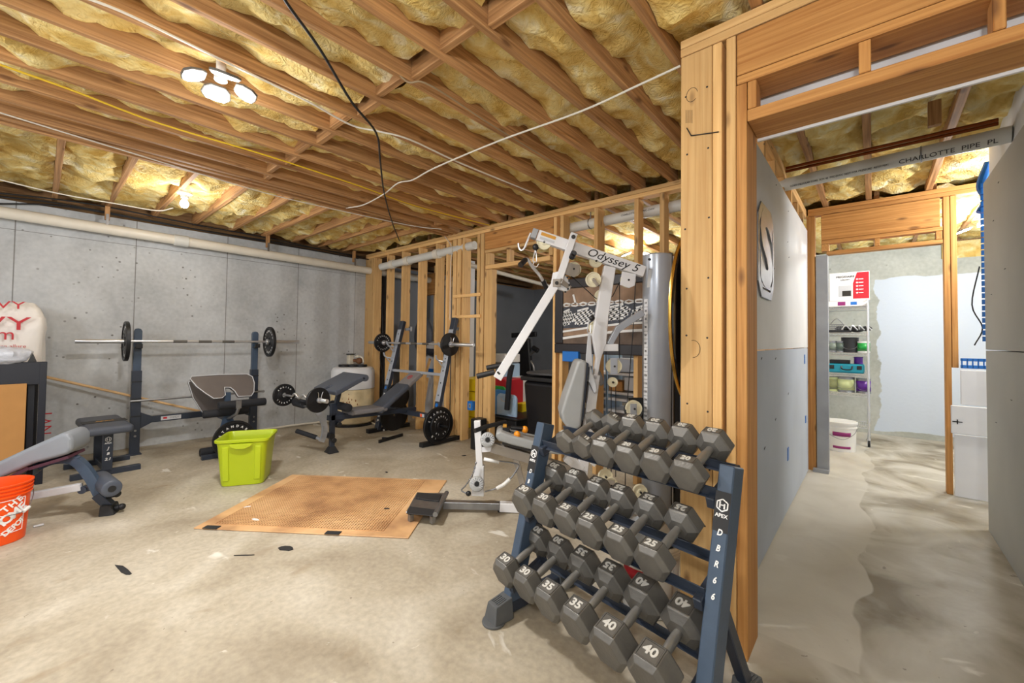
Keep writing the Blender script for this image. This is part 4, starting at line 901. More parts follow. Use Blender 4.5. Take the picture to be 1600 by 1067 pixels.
# white microwave box with red corner on top
def boxat(name, x0, x1, y0, y1, z0, z1, m, label, cat, **k):
    return tag(MB().box((x0, y0, z0), (x1, y1, z1)).build(name, m, bevel=k.get('bevel', .004)), label, cat)
zt = sZ[0]+.007
t = thing('appliance_box', (sxx(1326), sY+.12, zt+.08), 'white appliance carton with a red corner on top of the wire shelf', 'box')
bx0, bx1, bz0, bz1 = sxx(1297), sxx(1360), zt+.075, Yp(1330, 425, sY+.03).z
MB().box((bx0, sY+.03, bz0), (bx1, sY+.33, bz1)).build('carton', 'paper', t, bevel=.003)
fy = sY+.0285
MB().prism([(bx0+(bx1-bx0)*.60, fy, bz0+.02), (bx0+(bx1-bx0)*.60, fy, bz0+(bz1-bz0)*.6), (bx0+(bx1-bx0)*.70, fy, bz1-.01), (bx1-.004, fy, bz1-.01), (bx1-.004, fy, bz0+.02)], (0, .001, 0)).build('red_panel', 'red', t)
b = MB().m(0).box((bx0+.10, fy, bz0+.05), (bx0+(bx1-bx0)*.57, fy+.001, bz0+.20)).m(1).box((bx0+(bx1-bx0)*.33, fy-.001, bz0+.06), (bx0+(bx1-bx0)*.55, fy, bz0+.13)); b.build('oven_picture', ['lgrey', 'hex_dark'], t)
b = MB(); b.text('FRIGIDAIRE', (bx0+.17, fy-.0005, bz1-.06), (1, 0, 0), UZ, .038, .001, bold=.01); b.text('GALLERY', (bx0+.17, fy-.0005, bz1-.10), (1, 0, 0), UZ, .026, .001); b.build('writing', 'ink_k', t)
b = MB()
for k in range(5): b.sphere((bx0+(bx1-bx0)*.70, fy-.001, bz1-.10-.045*k), .011, 10, 6, (1, .1, 1)).box((bx0+(bx1-bx0)*.74, fy-.001, bz1-.105-.045*k), (bx1-.06, fy, bz1-.095-.045*k))
b.build('white_bullets', 'ink_w', t)
b = MB().m(0).box((sxx(1294), sY+.02, zt), (sxx(1358), sY+.33, zt+.072)).m(1).box((sxx(1310), sY+.018, zt+.01), (sxx(1322), sY+.02, zt+.06)).m(2).box((sxx(1330), sY+.018, zt+.015), (sxx(1340), sY+.02, zt+.055))
tag(b.build('tile_boxes', ['paper', 'magenta', 'blue'], bevel=.004), 'flat white package with coloured prints under the appliance carton', 'package')
z = sZ[1]+.007
t = thing('tool_pile', (sxx(1325), sY+.15, z), 'heap of black folded straps and tools on the second shelf from top', 'tool pile'); b = MB(); rr = random.Random(5)
for k in range(9):
    x = sxx(1312)+rr.random()*(sxx(1357)-sxx(1312)); b.sphere((x, sY+.12+rr.random()*.1, z+.035+rr.random()*.02), .05, 12, 8, (1.2, 1, .7))
b.build('folded_cloth', 'black_plastic', t)
b = MB(); 
for k in range(4): b.tube(bez([(sxx(1316)+k*.09, sY+.05, z+.04), (sxx(1322)+k*.07, sY+.03, z+.09), (sxx(1330)+k*.07, sY+.05, z+.03)], 6), .008, 8)
b.build('handles', 'chrome', t)
boxat('black_tray', sxx(1293), sxx(1330), sY+.05, sY+.3, z, z+.03, 'black_plastic', 'flat black tray at the left of the second shelf', 'tray')
t = thing('wire_basket', (sxx(1305), sY+.15, z+.032), 'small grey wire basket on the black tray', 'basket'); b = MB()
for k in range(4): b.tube([(sxx(1296), sY+.08, z+.035+k*.025), (sxx(1318), sY+.08, z+.035+k*.025), (sxx(1318), sY+.26, z+.035+k*.025), (sxx(1296), sY+.26, z+.035+k*.025), (sxx(1296), sY+.08, z+.035+k*.025)], .004, 6)
for k in range(9): b.cyl((sxx(1296)+k*(sxx(1318)-sxx(1296))/8, sY+.08, z+.035), (sxx(1296)+k*(sxx(1318)-sxx(1296))/8, sY+.08, z+.11), .003, n=6)
b.build('wires', 'steel', t); MB().tube(bez([(sxx(1296), sY+.17, z+.11), (sxx(1307), sY+.15, z+.19), (sxx(1318), sY+.17, z+.11)], 8), .005, 8).build('bail', 'steel', t)
def can(x, y, z, r, h, mbody, mlid, label, lab=None, name='paint_can', bail=True):
    t = thing(name, (x, y, z), label, 'can')
    MB().lathe((x, y, z), (0, 0, 1), [(0, 0), (r, 0), (r, .006), (r-.003, .010), (r-.003, h-.012), (r, h-.008), (r, h), (r-.008, h), (0, h-.004)], 32).build('can_body', mbody, t)
    MB().cyl((x, y, z+h-.003), (x, y, z+h+.003), r*.82, n=32).build('lid', mlid, t)
    if lab: wrap(Vector((x, y, 0)), lambda q: r-.003, -PI/2-1.4, -PI/2+1.4, z+h*.15, z+h*.85, lab, 'can_label', t, 20)
    if bail: MB().tube(bez([(x-r, y-.01, z+h*.75), (x-r*.7, y-r*.95, z+h*.35), (x, y-r-.012, z+h*.22), (x+r*.7, y-r*.95, z+h*.35), (x+r, y-.01, z+h*.75)], 8), .0025, 6).build('bail_handle', 'steel', t)
    return t
z = sZ[2]+.006
can(sxx(1300), sY+.10, z, .055, .15, 'steel', 'steel', 'grey paint can at the left end of the third shelf', mat('greygreen', srgb(120, 132, 122), .5))
can(sxx(1312), sY+.11, z, .055, .15, 'steel', 'steel', 'dented silver can beside the grey one on the third shelf', mat('dkgreen', srgb(80, 96, 88), .5))
can(sxx(1328), sY+.14, z, .095, .20, 'black_plastic', 'black_plastic', 'wide black pail in the middle of the third shelf')
can(sxx(1349), sY+.13, z, .072, .15, 'white_plastic', 'white_plastic', 'white tub with green label on the third shelf', 'green')
z = sZ[3]+.006
t = thing('teal_tool_case', (sxx(1322), sY+.15, z), 'teal plastic tool case with black latches on the fourth shelf', 'tool case')
MB().box((sxx(1294), sY+.02, z), (sxx(1351), sY+.30, z+.12)).build('case_shell', 'teal', t, bevel=.02, seg=3)
MB().tube(bez([(sxx(1315), sY+.02, z+.09), (sxx(1317), sY-.005, z+.05), (sxx(1330), sY-.005, z+.05), (sxx(1332), sY+.02, z+.09)], 6), .008, 8).build('carry_handle', 'black_plastic', t)
for u in (1300, 1343): MB().box((sxx(u)-.025, sY+.012, z+.05), (sxx(u)+.025, sY+.024, z+.10)).build('latch', 'black_plastic', t, bevel=.004)
can(sxx(1341), sY+.22, z+.122, .05, .09, 'purple', 'white_plastic', 'small purple tub standing on the teal case', bail=False)
boxat('dark_tool_tray', sxx(1296), sxx(1328), sY+.08, sY+.26, z+.122, z+.17, 'iron', 'dark metal tray lying on the teal case', 'tray')
z = sZ[4]+.006
can(sxx(1301), sY+.13, z, .075, .19, 'pale_green', 'steel', 'olive can at the left of the fifth shelf', mat('olive', srgb(150, 156, 110), .5))
can(sxx(1321), sY+.12, z, .098, .20, 'steel', 'steel', 'large pale green paint can on the fifth shelf', 'pale_green')
can(sxx(1349), sY+.12, z, .078, .19, 'steel', 'steel', 'purple labelled paint can at the right of the fifth shelf', 'purple')
p = Vector((Yp(1313, 700, 6.62).x, 6.62, 0)); t = thing('joint_compound_bucket', p, 'white lidded bucket with magenta labels on the floor before the shelves', 'bucket')
rz_ = lambda z: .148+.012*z/.36
MB().lathe(p, (0, 0, 1), [(0, 0.001), (.148, 0.001), (.15, .02), (.157, .28), (.166, .285), (.166, .30), (.158, .305), (.160, .335), (.168, .34), (.168, .352)], 48).build('bucket_wall', 'white_plastic', t)
MB().lathe(p+UZ*.352, (0, 0, 1), [(.172, -.02), (.174, .004), (.165, .010), (.150, .004), (0, .006)], 48).build('lid', 'white_plastic', t)
wrap(p, rz_, -PI/2-1.3, -PI/2-.72, .12, .21, 'magenta', 'magenta_label', t, off=.002); l1 = wrap(p, rz_, -PI/2-.45, -PI/2+.75, .19, .24, 'magenta', 'magenta_label', t, off=.002); wrap(p, rz_, -PI/2-.45, -PI/2+.75, .04, .07, 'magenta', 'magenta_stripe', t, off=.002)
MB().tube(bez([(p.x-.16, p.y-.03, .27), (p.x-.10, p.y-.14, .20), (p.x+.03, p.y-.185, .16), (p.x+.13, p.y-.12, .22), (p.x+.165, p.y-.02, .28)], 8), .003, 6).build('bail_handle', 'steel', t)
# leaning white panels and other bits at the corridor end
boxat('white_board', Xh(1498), .80, YH-.05, YH-.03, Yp(1500, 632, YH-.05).z, Yp(1500, 578, YH-.05).z, 'gym_white', 'upper white board of three closing the gap at the corridor end', 'panel')
boxat('white_board', Xh(1482), .80, YH-.075, YH-.055, Yp(1500, 678, YH-.07).z, Yp(1500, 634, YH-.07).z, 'gym_white', 'middle white board with a small cross mark at the corridor end', 'panel')
boxat('white_board', Xh(1487), .80, YH-.05, YH-.03, 0.005, Yp(1500, 679, YH-.05).z, 'gym_white', 'tall bottom white board at the corridor end', 'panel')
q = Yp(1496, 659, YH-.078); tag(MB().box((q.x-.03, q.y, q.z-.004), (q.x+.03, q.y+.002, q.z+.004)).box((q.x-.004, q.y, q.z-.02), (q.x+.004, q.y+.002, q.z+.02)).build('cross_mark', 'ink_k'), 'small black cross mark on the middle white board', 'mark')
b = MB(); z0, z1 = Yp(1520, 576, YH-.03).z, Yp(1520, 560, YH-.03).z
for k in range(9): x = Xh(1500)+k*.032; b.box((x, YH-.04, z0), (x+.008, YH-.02, z1))
b.box((Xh(1499), YH-.04, z0), (.79, YH-.02, z0+.03)).box((Xh(1499), YH-.04, z1-.025), (.79, YH-.02, z1))
tag(b.build('blue_strip', 'blue', bevel=.002), 'blue perforated plastic strip resting above the white boards', 'blue strip')
b = MB().tube(bez([(XR+.04, 4.54, 2.66), (XR+.0, 4.55, 2.50), (XR+.03, 4.56, 2.40), (XR-.005, 4.55, 2.30)], 6), .03, 10)
for k in range(26): b.box((XR-.012, 4.515, 1.35+k*.045), (XR+.012, 4.53, 1.385+k*.045))
tag(b.build('blue_pipe_wrap', 'blue'), 'blue plastic hanging down the end of the right corridor wall', 'blue plastic')
cable('thin_wire', [(XR-.02, 4.53, 1.9), (XR-.06, 4.53, 1.62), (XR-.01, 4.53, 1.45), (XR-.05, 4.54, 1.32)], .004, 'cable', 'thin dark wire curling below the blue plastic')
# ================================================================== WEIGHT PLATES AND BARS
def ring_text(b, txt, c, axis, up, R, size, step, mid=0., depth=.0012):
    "letters around a circle, reading clockwise from outside; mid = angle from up"
    axis = Vector(axis).normalized(); up = (Vector(up)-axis*Vector(up).dot(axis)).normalized(); rt = up.cross(axis)
    n = len(txt)
    for i, ch in enumerate(txt):
        if ch == ' ': continue
        t = mid+(i-(n-1)/2)*step; rad = up*math.cos(t)+rt*math.sin(t); tan = -up*math.sin(t)+rt*math.cos(t)
        b.text(ch, Vector(c)+rad*R, tan, rad, size, depth, bold=.02)
def weight_plate(c, axis, R, th, label, plain=False, group=None, text=('STANDARD', 'BARBELL'), m='iron'):
    "axis points to the lettered side"
    c, ax_ = Vector(c), Vector(axis).normalized(); t = thing('weight_plate', c, label, 'weight plate', group)
    h = th/2; hub = .03
    if plain: prof = [(.026, -h), (R-.004, -h), (R, -h+.004), (R, h-.004), (R-.004, h), (.026, h), (.026, -h)]
    else: prof = [(.026, -h), (hub+.02, -h), (hub+.025, -h*.5), (R*.86, -h*.5), (R*.88, -h), (R-.003, -h), (R, -h+.004), (R, h-.004), (R-.003, h), (R*.88, h), (R*.86, h*.5), (R*.58, h*.5), (R*.56, h*.7), (R*.40, h*.7), (R*.38, h*.5), (hub+.025, h*.5), (hub+.02, h), (.026, h), (.026, -h)]
    MB().lathe(c, ax_, prof, 56).build('disc', m, t)
    if not plain:
        b = MB(); up = UZ if abs(ax_.z) < .9 else Vector((1, 0, 0))
        ring_text(b, text[0], c+ax_*(h*.5+.001), ax_, up, R*.71, R*.17, .34, 0); ring_text(b, text[1], c+ax_*(h*.5+.001), ax_, up, R*.71, R*.17, .34, PI)
        b.build('cast_lettering', 'ink_w', t)
    return t
def barbell(name, p, q, label, sleeve=.40, r=.015, rs=.025, knurl=True, cat='barbell'):
    p, q = Vector(p), Vector(q); d = (q-p).normalized(); t = thing(name, (p+q)/2, label, cat)
    MB().cyl(p+d*sleeve, q-d*sleeve, r, n=18).build('shaft', 'chrome', t)
    if knurl:
        L = (q-p).length
        for a, b_ in ((.36, .42), (.47, .53), (.58, .64)): MB().cyl(p+d*L*a, p+d*L*b_, r+.0006, n=18).build('knurled_grip', 'hex_mid', t)
    for e, s in ((p, 1), (q, -1)):
        MB().lathe(e, d*s, [(0, .002), (.010, .002), (.010, 0), (rs-.002, 0), (rs, .003), (rs, sleeve-.02), (rs+.012, sleeve-.018), (rs+.012, sleeve), (r, sleeve)], 28).build('sleeve', 'chrome', t)
    return t
def spring_clip(c, axis, label, r=.028):
    c, d = Vector(c), Vector(axis).normalized(); t = thing('spring_clip', c, label, 'spring clip'); b = MB()
    a_ = UZ-d*UZ.dot(d); a_.normalize(); s_ = d.cross(a_)
    pts = [c+d*(.004*k/8)+a_*r*math.cos(2*PI*k/16)+s_*r*math.sin(2*PI*k/16) for k in range(0, 44)]; b.tube(pts, .003, 6)
    b.build('coil', 'chrome', t)
    for e in (-1, 1): MB().tube([c+a_*r*.8+s_*r*.6*e, c+a_*(r+.045)+s_*(.02*e)+d*.01, c+a_*(r+.06)+s_*(.028*e)+d*.012], .003, 6).build('lever', 'chrome', t)
    return t
def pad(c, ax_, ay_, az_, lx, ly, lz, name, m, parent, bev=.03, sub=False):
    return MB().obox(c, ax_, ay_, az_, lx, ly, lz).build(name, m, parent, bevel=min(bev, lz*.45), seg=4)
def roller(p, q, r, m, parent, name='foam_roller', cap=None):
    p, q = Vector(p), Vector(q); d = (q-p).normalized(); L = (q-p).length
    o = MB().lathe(p, d, [(0, 0), (r*.35, 0), (r*.8, .0), (r*.95, r*.10), (r, r*.3), (r, L-r*.3), (r*.95, L-r*.1), (r*.8, L), (0, L)], 28).build(name, m, parent)
    if cap: MB().cyl(p-d*.004, p+d*.002, r*.38, n=18).build('end_cap', cap, o)
    return o

# ------------------------------------------------------------------ tall press rack at the concrete wall
X0 = -6.15
pr = thing('press_rack', (X0, 1.3, 0), 'dark blue-grey upright press rack with barbell standing against the concrete wall', 'press rack')
PYs = []
for (ub, vb, ut, vt, vm) in ((211, 706, 214, 513, 579), (396, 668, 397, 518, 577)):
    yb, zt_ = Xp(ub, vb, X0).y, Xp(ut, vt, X0).z; yy = (yb+Xp(ut, vt, X0).y)/2; zm = Xp(ut, vm, X0).z; PYs.append(yy)
    up = MB().box((X0-.035, yy-.042, 0), (X0+.035, yy+.042, zm)).build('upright', 'navy', pr, bevel=.003)
    MB().box((X0-.05, yy-.06, 0), (X0+.05, yy+.06, .012)).build('base_plate', 'navy', pr, bevel=.002)
    o = MB().prism([(X0-.028, yy-.034, zm-.01), (X0-.028, yy+.034, zm-.01), (X0-.028, yy+.034, zt_-.03), (X0-.028, yy+.022, zt_-.005), (X0-.028, yy, zt_), (X0-.028, yy-.022, zt_-.005), (X0-.028, yy-.034, zt_-.03)], (.056, 0, 0)).build('inner_post', 'blue_steel', pr, bevel=.003)
    b = MB()
    for k in range(3): b.box((X0+.036, yy-.043, .42+.19*k), (X0+.040, yy+.043, .432+.19*k))
    b.build('seam_bands', 'black_plastic', up)
    for zz_ in (.21, .27): MB().cyl((X0+.03, yy, zz_), (X0+.045, yy, zz_), .012, n=6).build('bolt', 'steel', up)
    zb = 1.235; MB().box((X0+.02, yy-.03, zb-.06), (X0+.11, yy+.03, zb-.045)).box((X0+.10, yy-.03, zb-.06), (X0+.115, yy+.03, zb-.01)).build('bar_hook', 'iron', pr, bevel=.003)
za, zb_ = Xp(222, 662, X0).z, Xp(390, 634, X0).z; zr = (za+zb_)/2
crs = MB().box((X0-.02, PYs[0]+.04, zr-.035), (X0+.02, PYs[1]-.04, zr+.035)).build('cross_member', 'navy', pr, bevel=.003)
for s_, yy in ((1, PYs[0]+.04), (-1, PYs[1]-.04)): MB().prism([(X0-.021, yy, zr-.09), (X0-.021, yy+.10*s_, zr-.035), (X0-.021, yy+.10*s_, zr+.035), (X0-.021, yy, zr+.09)], (.042, 0, 0)).build('gusset', 'navy', pr, bevel=.002)
p0, p1 = Xp(251, 666, X0+.025), Xp(283, 656, X0+.025)
b = MB().m(0).box((X0+.021, p0.y, zr-.022), (X0+.0225, p1.y, zr+.022)).m(1).box((X0+.0225, p0.y+.02, zr-.008), (X0+.0235, p0.y+.055, zr+.012)).m(2).text('IMPEX', (X0+.0232, (p0.y+p1.y)/2+.03, zr), (0, 1, 0), UZ, .032, .001)
b.build('maker_label', ['lgrey', 'ink_r', 'steel'], crs)
zt2 = Xp(220, 625, X0).z; tb = MB().cyl((X0+.05, PYs[0]-.05, zt2), (X0+.05, PYs[1]+.10, zt2), .012, n=14).build('safety_bar', 'steel', pr)
MB().sphere((X0+.05, PYs[1]+.10, zt2), .018).build('bar_end', 'steel', tb)
zb = 1.252; bx = X0+.075
b0, b1 = Xp(117, 532, bx), Xp(467, 534, bx); bl_ = barbell('olympic_barbell', (bx, b0.y, zb), (bx, b1.y, zb), 'long chrome barbell resting on the press rack by the concrete wall', .41)
yl, yr = Xp(197, 530, bx).y, Xp(421, 533, bx).y
weight_plate((bx, yl, zb), (0, -1, 0), .215, .035, 'black plate on the left end of the long chrome barbell', group='plates on the long barbell')
weight_plate((bx, yr, zb), (0, -1, 0), .200, .035, 'black plate on the right end of the long chrome barbell', group='plates on the long barbell')

# ------------------------------------------------------------------ bench with preacher pad in front of the press rack
bn = thing('weight_bench', (-5.5, 1.35, 0), 'bench with brownish grey preacher pad and black foam rollers before the press rack', 'weight bench')
XA = -5.35; yc_ = Xp(356, 640, XA).y
def pa(u, v, x=XA): return Xp(u, v, x)
P = [pa(*q) for q in ((303, 594), (306, 590), (350, 587), (395, 586), (401, 590), (401, 599), (396, 612), (390, 618), (370, 619), (367, 611), (362, 606), (353, 606), (351, 617), (345, 621), (332, 622), (322, 615), (310, 605))]
tilt = lambda p: Vector((p.x + (p.z-.70)*-1.0, p.y, p.z))
Pt = [tilt(p) for p in P]; off = Vector((-.05, 0, -.02))
MB().prism(Pt, off).build('preacher_pad', 'vinyl_b', bn, bevel=.014, seg=3)
b = MB().tube([p+Vector((.004, 0, .002)) for p in Pt]+[Pt[0]+Vector((.004, 0, .002))], .0045, 6); b.build('piping', 'lgrey', bn)
# wide seat/back pad behind
XBk = -5.62
Q = [pa(*q, XBk) for q in ((294, 597), (299, 595), (352, 600), (355, 640), (316, 644), (302, 622))]
MB().prism(Q, (-.07, 0, .0)).build('back_pad', 'vinyl_b', bn, bevel=.015, seg=3)
MB().tube([p+Vector((.004, 0, 0)) for p in Q]+[Q[0]+Vector((.004, 0, 0))], .0045, 6).build('piping', 'lgrey', bn)
pz = pa(355, 640).z
MB().beam((XA-.03, yc_, .02), (XA-.03, yc_, .70), .055, .055, (0, 1, 0)).build('front_post', 'blue_steel', bn, bevel=.003)
MB().prism([(XA, yc_-.07, .33), (XA, yc_+.07, .33), (XA, yc_+.015, .56), (XA, yc_-.015, .56)], (.012, 0, 0)).build('gusset', 'blue_steel', bn, bevel=.002)
MB().beam((XA-.03, yc_, .42), (-6.10, yc_, .42), .05, .06, (0, 1, 0)).build('main_rail', 'navy', bn, bevel=.003)
MB().box((XA-.06, yc_-.22, 0), (XA, yc_+.22, .045)).build('floor_bar', 'navy', bn, bevel=.003)
r1, r2 = pa(341, 634, XA+.16), pa(415, 627, XA+.16); rz1 = (r1.z+r2.z)/2; roller((XA+.16, r1.y, rz1), (XA+.16, r2.y, rz1), .042, 'foam', bn)
r1, r2 = pa(317, 648, XA+.04), pa(388, 640, XA+.04); rz2 = (r1.z+r2.z)/2; roller((XA+.04, r1.y, rz2-.0), (XA+.04, r2.y, rz2), .042, 'foam', bn)
MB().obox((XA+.205, yc_+.045, rz1), (0, 1, 0), (1, 0, 0), UZ, .05, .012, .085).tube([(XA+.205, yc_+.045, rz1-.04), (XA+.19, yc_+.03, rz1-.10), (XA+.10, yc_, rz1-.15), (XA, yc_, rz1-.17)], .016, 10).build('leg_lever', 'steel', bn)
wp = weight_plate((-5.22, pa(366, 690, -5.22).y, .205), (1, 0, 0), .20, .034, 'black weight plate leaning low behind the lime green tub', text=('STANDARD', '45 LBS'))
c = Zp(326, 703, .06); rb_ = thing('foam_roller_bar', (c.x, c.y, 0), 'short bar with black foam ends on the floor left of the lime tub', 'roller bar')
roller((c.x, c.y-.08, .045), (c.x, c.y+.07, .045), .045, 'foam', rb_); MB().cyl((c.x, c.y+.06, .045), (c.x, c.y+.26, .045), .013).build('bar', 'steel', rb_)
roller((c.x, c.y+.24, .045), (c.x, c.y+.39, .045), .045, 'foam', rb_)

# ------------------------------------------------------------------ lime tub
def tub():
    A, B = Zp(335, 764), Zp(412, 757); d = (B-A); d.z = 0; d.normalize(); s = Vector((-d.y, d.x, 0)); s = s if s.x < 0 else -s
    Wd, Dp_, Hh = .39, .38, .41
    ctr = A+d*Wd*.5+s*Dp_*.5+Vector((0, 0, 0)); t = thing('storage_tub', (ctr.x, ctr.y, 0), 'open lime green plastic tub on the floor behind the mat', 'storage tub')
    def rect(w, dd, z, c=.045, n=5):
        P = []
        for sx_, sy_, a0 in ((1, 1, 0), (-1, 1, PI/2), (-1, -1, PI), (1, -1, 3*PI/2)):
            for k in range(n+1):
                a = a0+PI/2*k/n; P.append(ctr+d*(sx_*(w/2-c)+c*math.cos(a))+s*(sy_*(dd/2-c)+c*math.sin(a))+UZ*z)
        return P
    b = MB(); lev = [(.80, .80, .0), (.84, .84, .004), (.87, .87, .04), (1.0, 1.0, Hh-.05), (1.01, 1.01, Hh-.045), (1.01, 1.01, Hh-.03), (1.09, 1.09, Hh-.02), (1.10, 1.10, Hh), (1.05, 1.05, Hh+.004), (1.01, 1.01, Hh-.006), (.98, .98, Hh-.05), (.84, .84, .02)]
    rows = [[b.b.verts.new(p) for p in rect(Wd*f, Dp_*g, z)] for f, g, z in lev]; n = len(rows[0])
    b._f(rows[0][::-1]); b._f(rows[-1])
    for i in range(len(rows)-1):
        for k in range(n): b._f([rows[i][k], rows[i][(k+1) % n], rows[i+1][(k+1) % n], rows[i+1][k]], True)
    b.build('tub_wall', 'lime', t)
    f = -s*(Dp_*.5+.02)
    MB().prism([ctr+f+d*x+UZ*z for x, z in ((-.09, Hh-.03), (.09, Hh-.03), (.075, Hh-.055), (.03, Hh-.075), (-.03, Hh-.075), (-.075, Hh-.055))], -s*.022).build('grip', 'lime', t, bevel=.004)
    for sg in (-1, 1): MB().beam(ctr-s*(Dp_*.445)+d*.12*sg+UZ*.05, ctr-s*(Dp_*.500)+d*.125*sg+UZ*(Hh-.06), .05, .012, d).build('side_rib', 'lime', t, bevel=.004)
    bp = ctr+d*(-.08)+s*.02; t2 = thing('rope_bundle', bp+UZ*.03, 'grey and tan cables coiled inside the lime tub', 'cable bundle')
    MB().sphere(bp+UZ*.25, .08, 16, 10, (1, 1, .9)).build('grey_ball', 'steel', t2)
    MB().cyl(bp+UZ*.024, bp+UZ*.20, .06).build('core', 'steel', t2)
tub()

# ------------------------------------------------------------------ wooden pole and hose at the wall
p, q = Xp(72, 589, -6.40), Xp(306, 641, -6.28); d_ = (q-p)
pole = MB().tube([p-d_*.25, p, q, q+d_*.30], .014, 12).build('wooden_pole', mat('pole_wood', srgb(216, 178, 128), .6, 0, .08, 20)); tag(pole, 'long thin wooden pole leaning along the concrete wall behind the press rack', 'pole')
hs = [Zp(392, 656, .03), Zp(440, 656, .03), Zp(500, 655, .02), Zp(540, 652, .02), Zp(580, 660, .02), Zp(600, 672, .02)]
tag(MB().tube(bez([Vector((max(p.x, -6.40), p.y, p.z)) for p in [Zp(330, 657, .03)]+hs], 6), .013, 10).build('beige_hose', 'pvc'), 'beige hose lying along the foot of the concrete wall', 'hose')

# ------------------------------------------------------------------ small flat bench
def flat_bench():
    z = .47; c0, c1, c2, c3 = Zp(119, 653, z), Zp(181, 644, z), Zp(200, 662, z), Zp(141, 672, z)
    ctr = (c0+c1+c2+c3)/4; ax_ = Vector((1, .05, 0)).normalized(); ay_ = Vector((-ax_.y, ax_.x, 0))
    t = thing('flat_bench', (ctr.x, ctr.y, 0), 'small black flat bench with gold print in front of the concrete wall', 'flat bench')
    e = (c2-c1); lw = .80; ww = .32; xx = Zp(170, 668, z).x-.02; ctr = Vector((xx-lw/2, Zp(170, 668, z).y, z))
    pad(ctr-UZ*.035, ax_, ay_, UZ, lw, ww, .075, 'seat_pad', 'vinyl_d', t, .03)
    MB().obox(ctr+UZ*.004+ax_*.02, ax_, ay_, UZ, .14, ww*.99, .006).build('black_band', 'black_plastic', t, bevel=.002)
    b = MB(); b.text('APEX', ctr+UZ*.008+ax_*.03, ay_, -ax_, .055, .001, bold=.03); b.build('gold_print', 'gold', t)
    px = ctr+ax_*(lw/2-.16); base = Vector((px.x, px.y, 0)); pm = MB().beam(base+UZ*.03, Vector((px.x, px.y, z-.07)), .07, .05, ay_).build('front_post', 'navy', t, bevel=.003)
    fx = base+ax_*.026
    b = MB(); c_ = fx+UZ*.335
    for k in range(6):
        t0, t1 = PI/6+k*PI/3, PI/6+(k+1)*PI/3; b.beam(c_+ay_*.022*math.cos(t0)+UZ*.022*math.sin(t0), c_+ay_*.022*math.cos(t1)+UZ*.022*math.sin(t1), .0012, .004, ax_)
    b.beam(c_-ay_*.008-UZ*.01, c_-ay_*.008+UZ*.012, .0012, .005, ax_).beam(c_+ay_*.008-UZ*.012, c_+ay_*.008+UZ*.01, .0012, .005, ax_).text('APEX', c_-UZ*.036, ay_, UZ, .02, .0012, bold=.02)
    b.text('J', c_-UZ*.085, ay_, UZ, .034, .0012, bold=.03, shear=.25).text('B', c_-UZ*.135, ay_, UZ, .034, .0012, bold=.03, shear=.25).text('2.1', c_-UZ*.185, ay_, UZ, .034, .0012, bold=.03, shear=.25)
    b.build('apex_logo', 'ink_w', pm)
    back = base-ax_*.50; MB().beam(back+UZ*.03, back+UZ*(z-.07), .07, .05, ay_).build('rear_post', 'navy', t, bevel=.003)
    for q in (base, back): MB().beam(q-ay_*.24+UZ*.025, q+ay_*.24+UZ*.025, .05, .05, ax_).build('foot_bar', 'navy', t, bevel=.003)
    MB().beam(base+UZ*.05, back+UZ*.05, .05, .05, ay_).build('spine', 'navy', t, bevel=.003)
flat_bench()

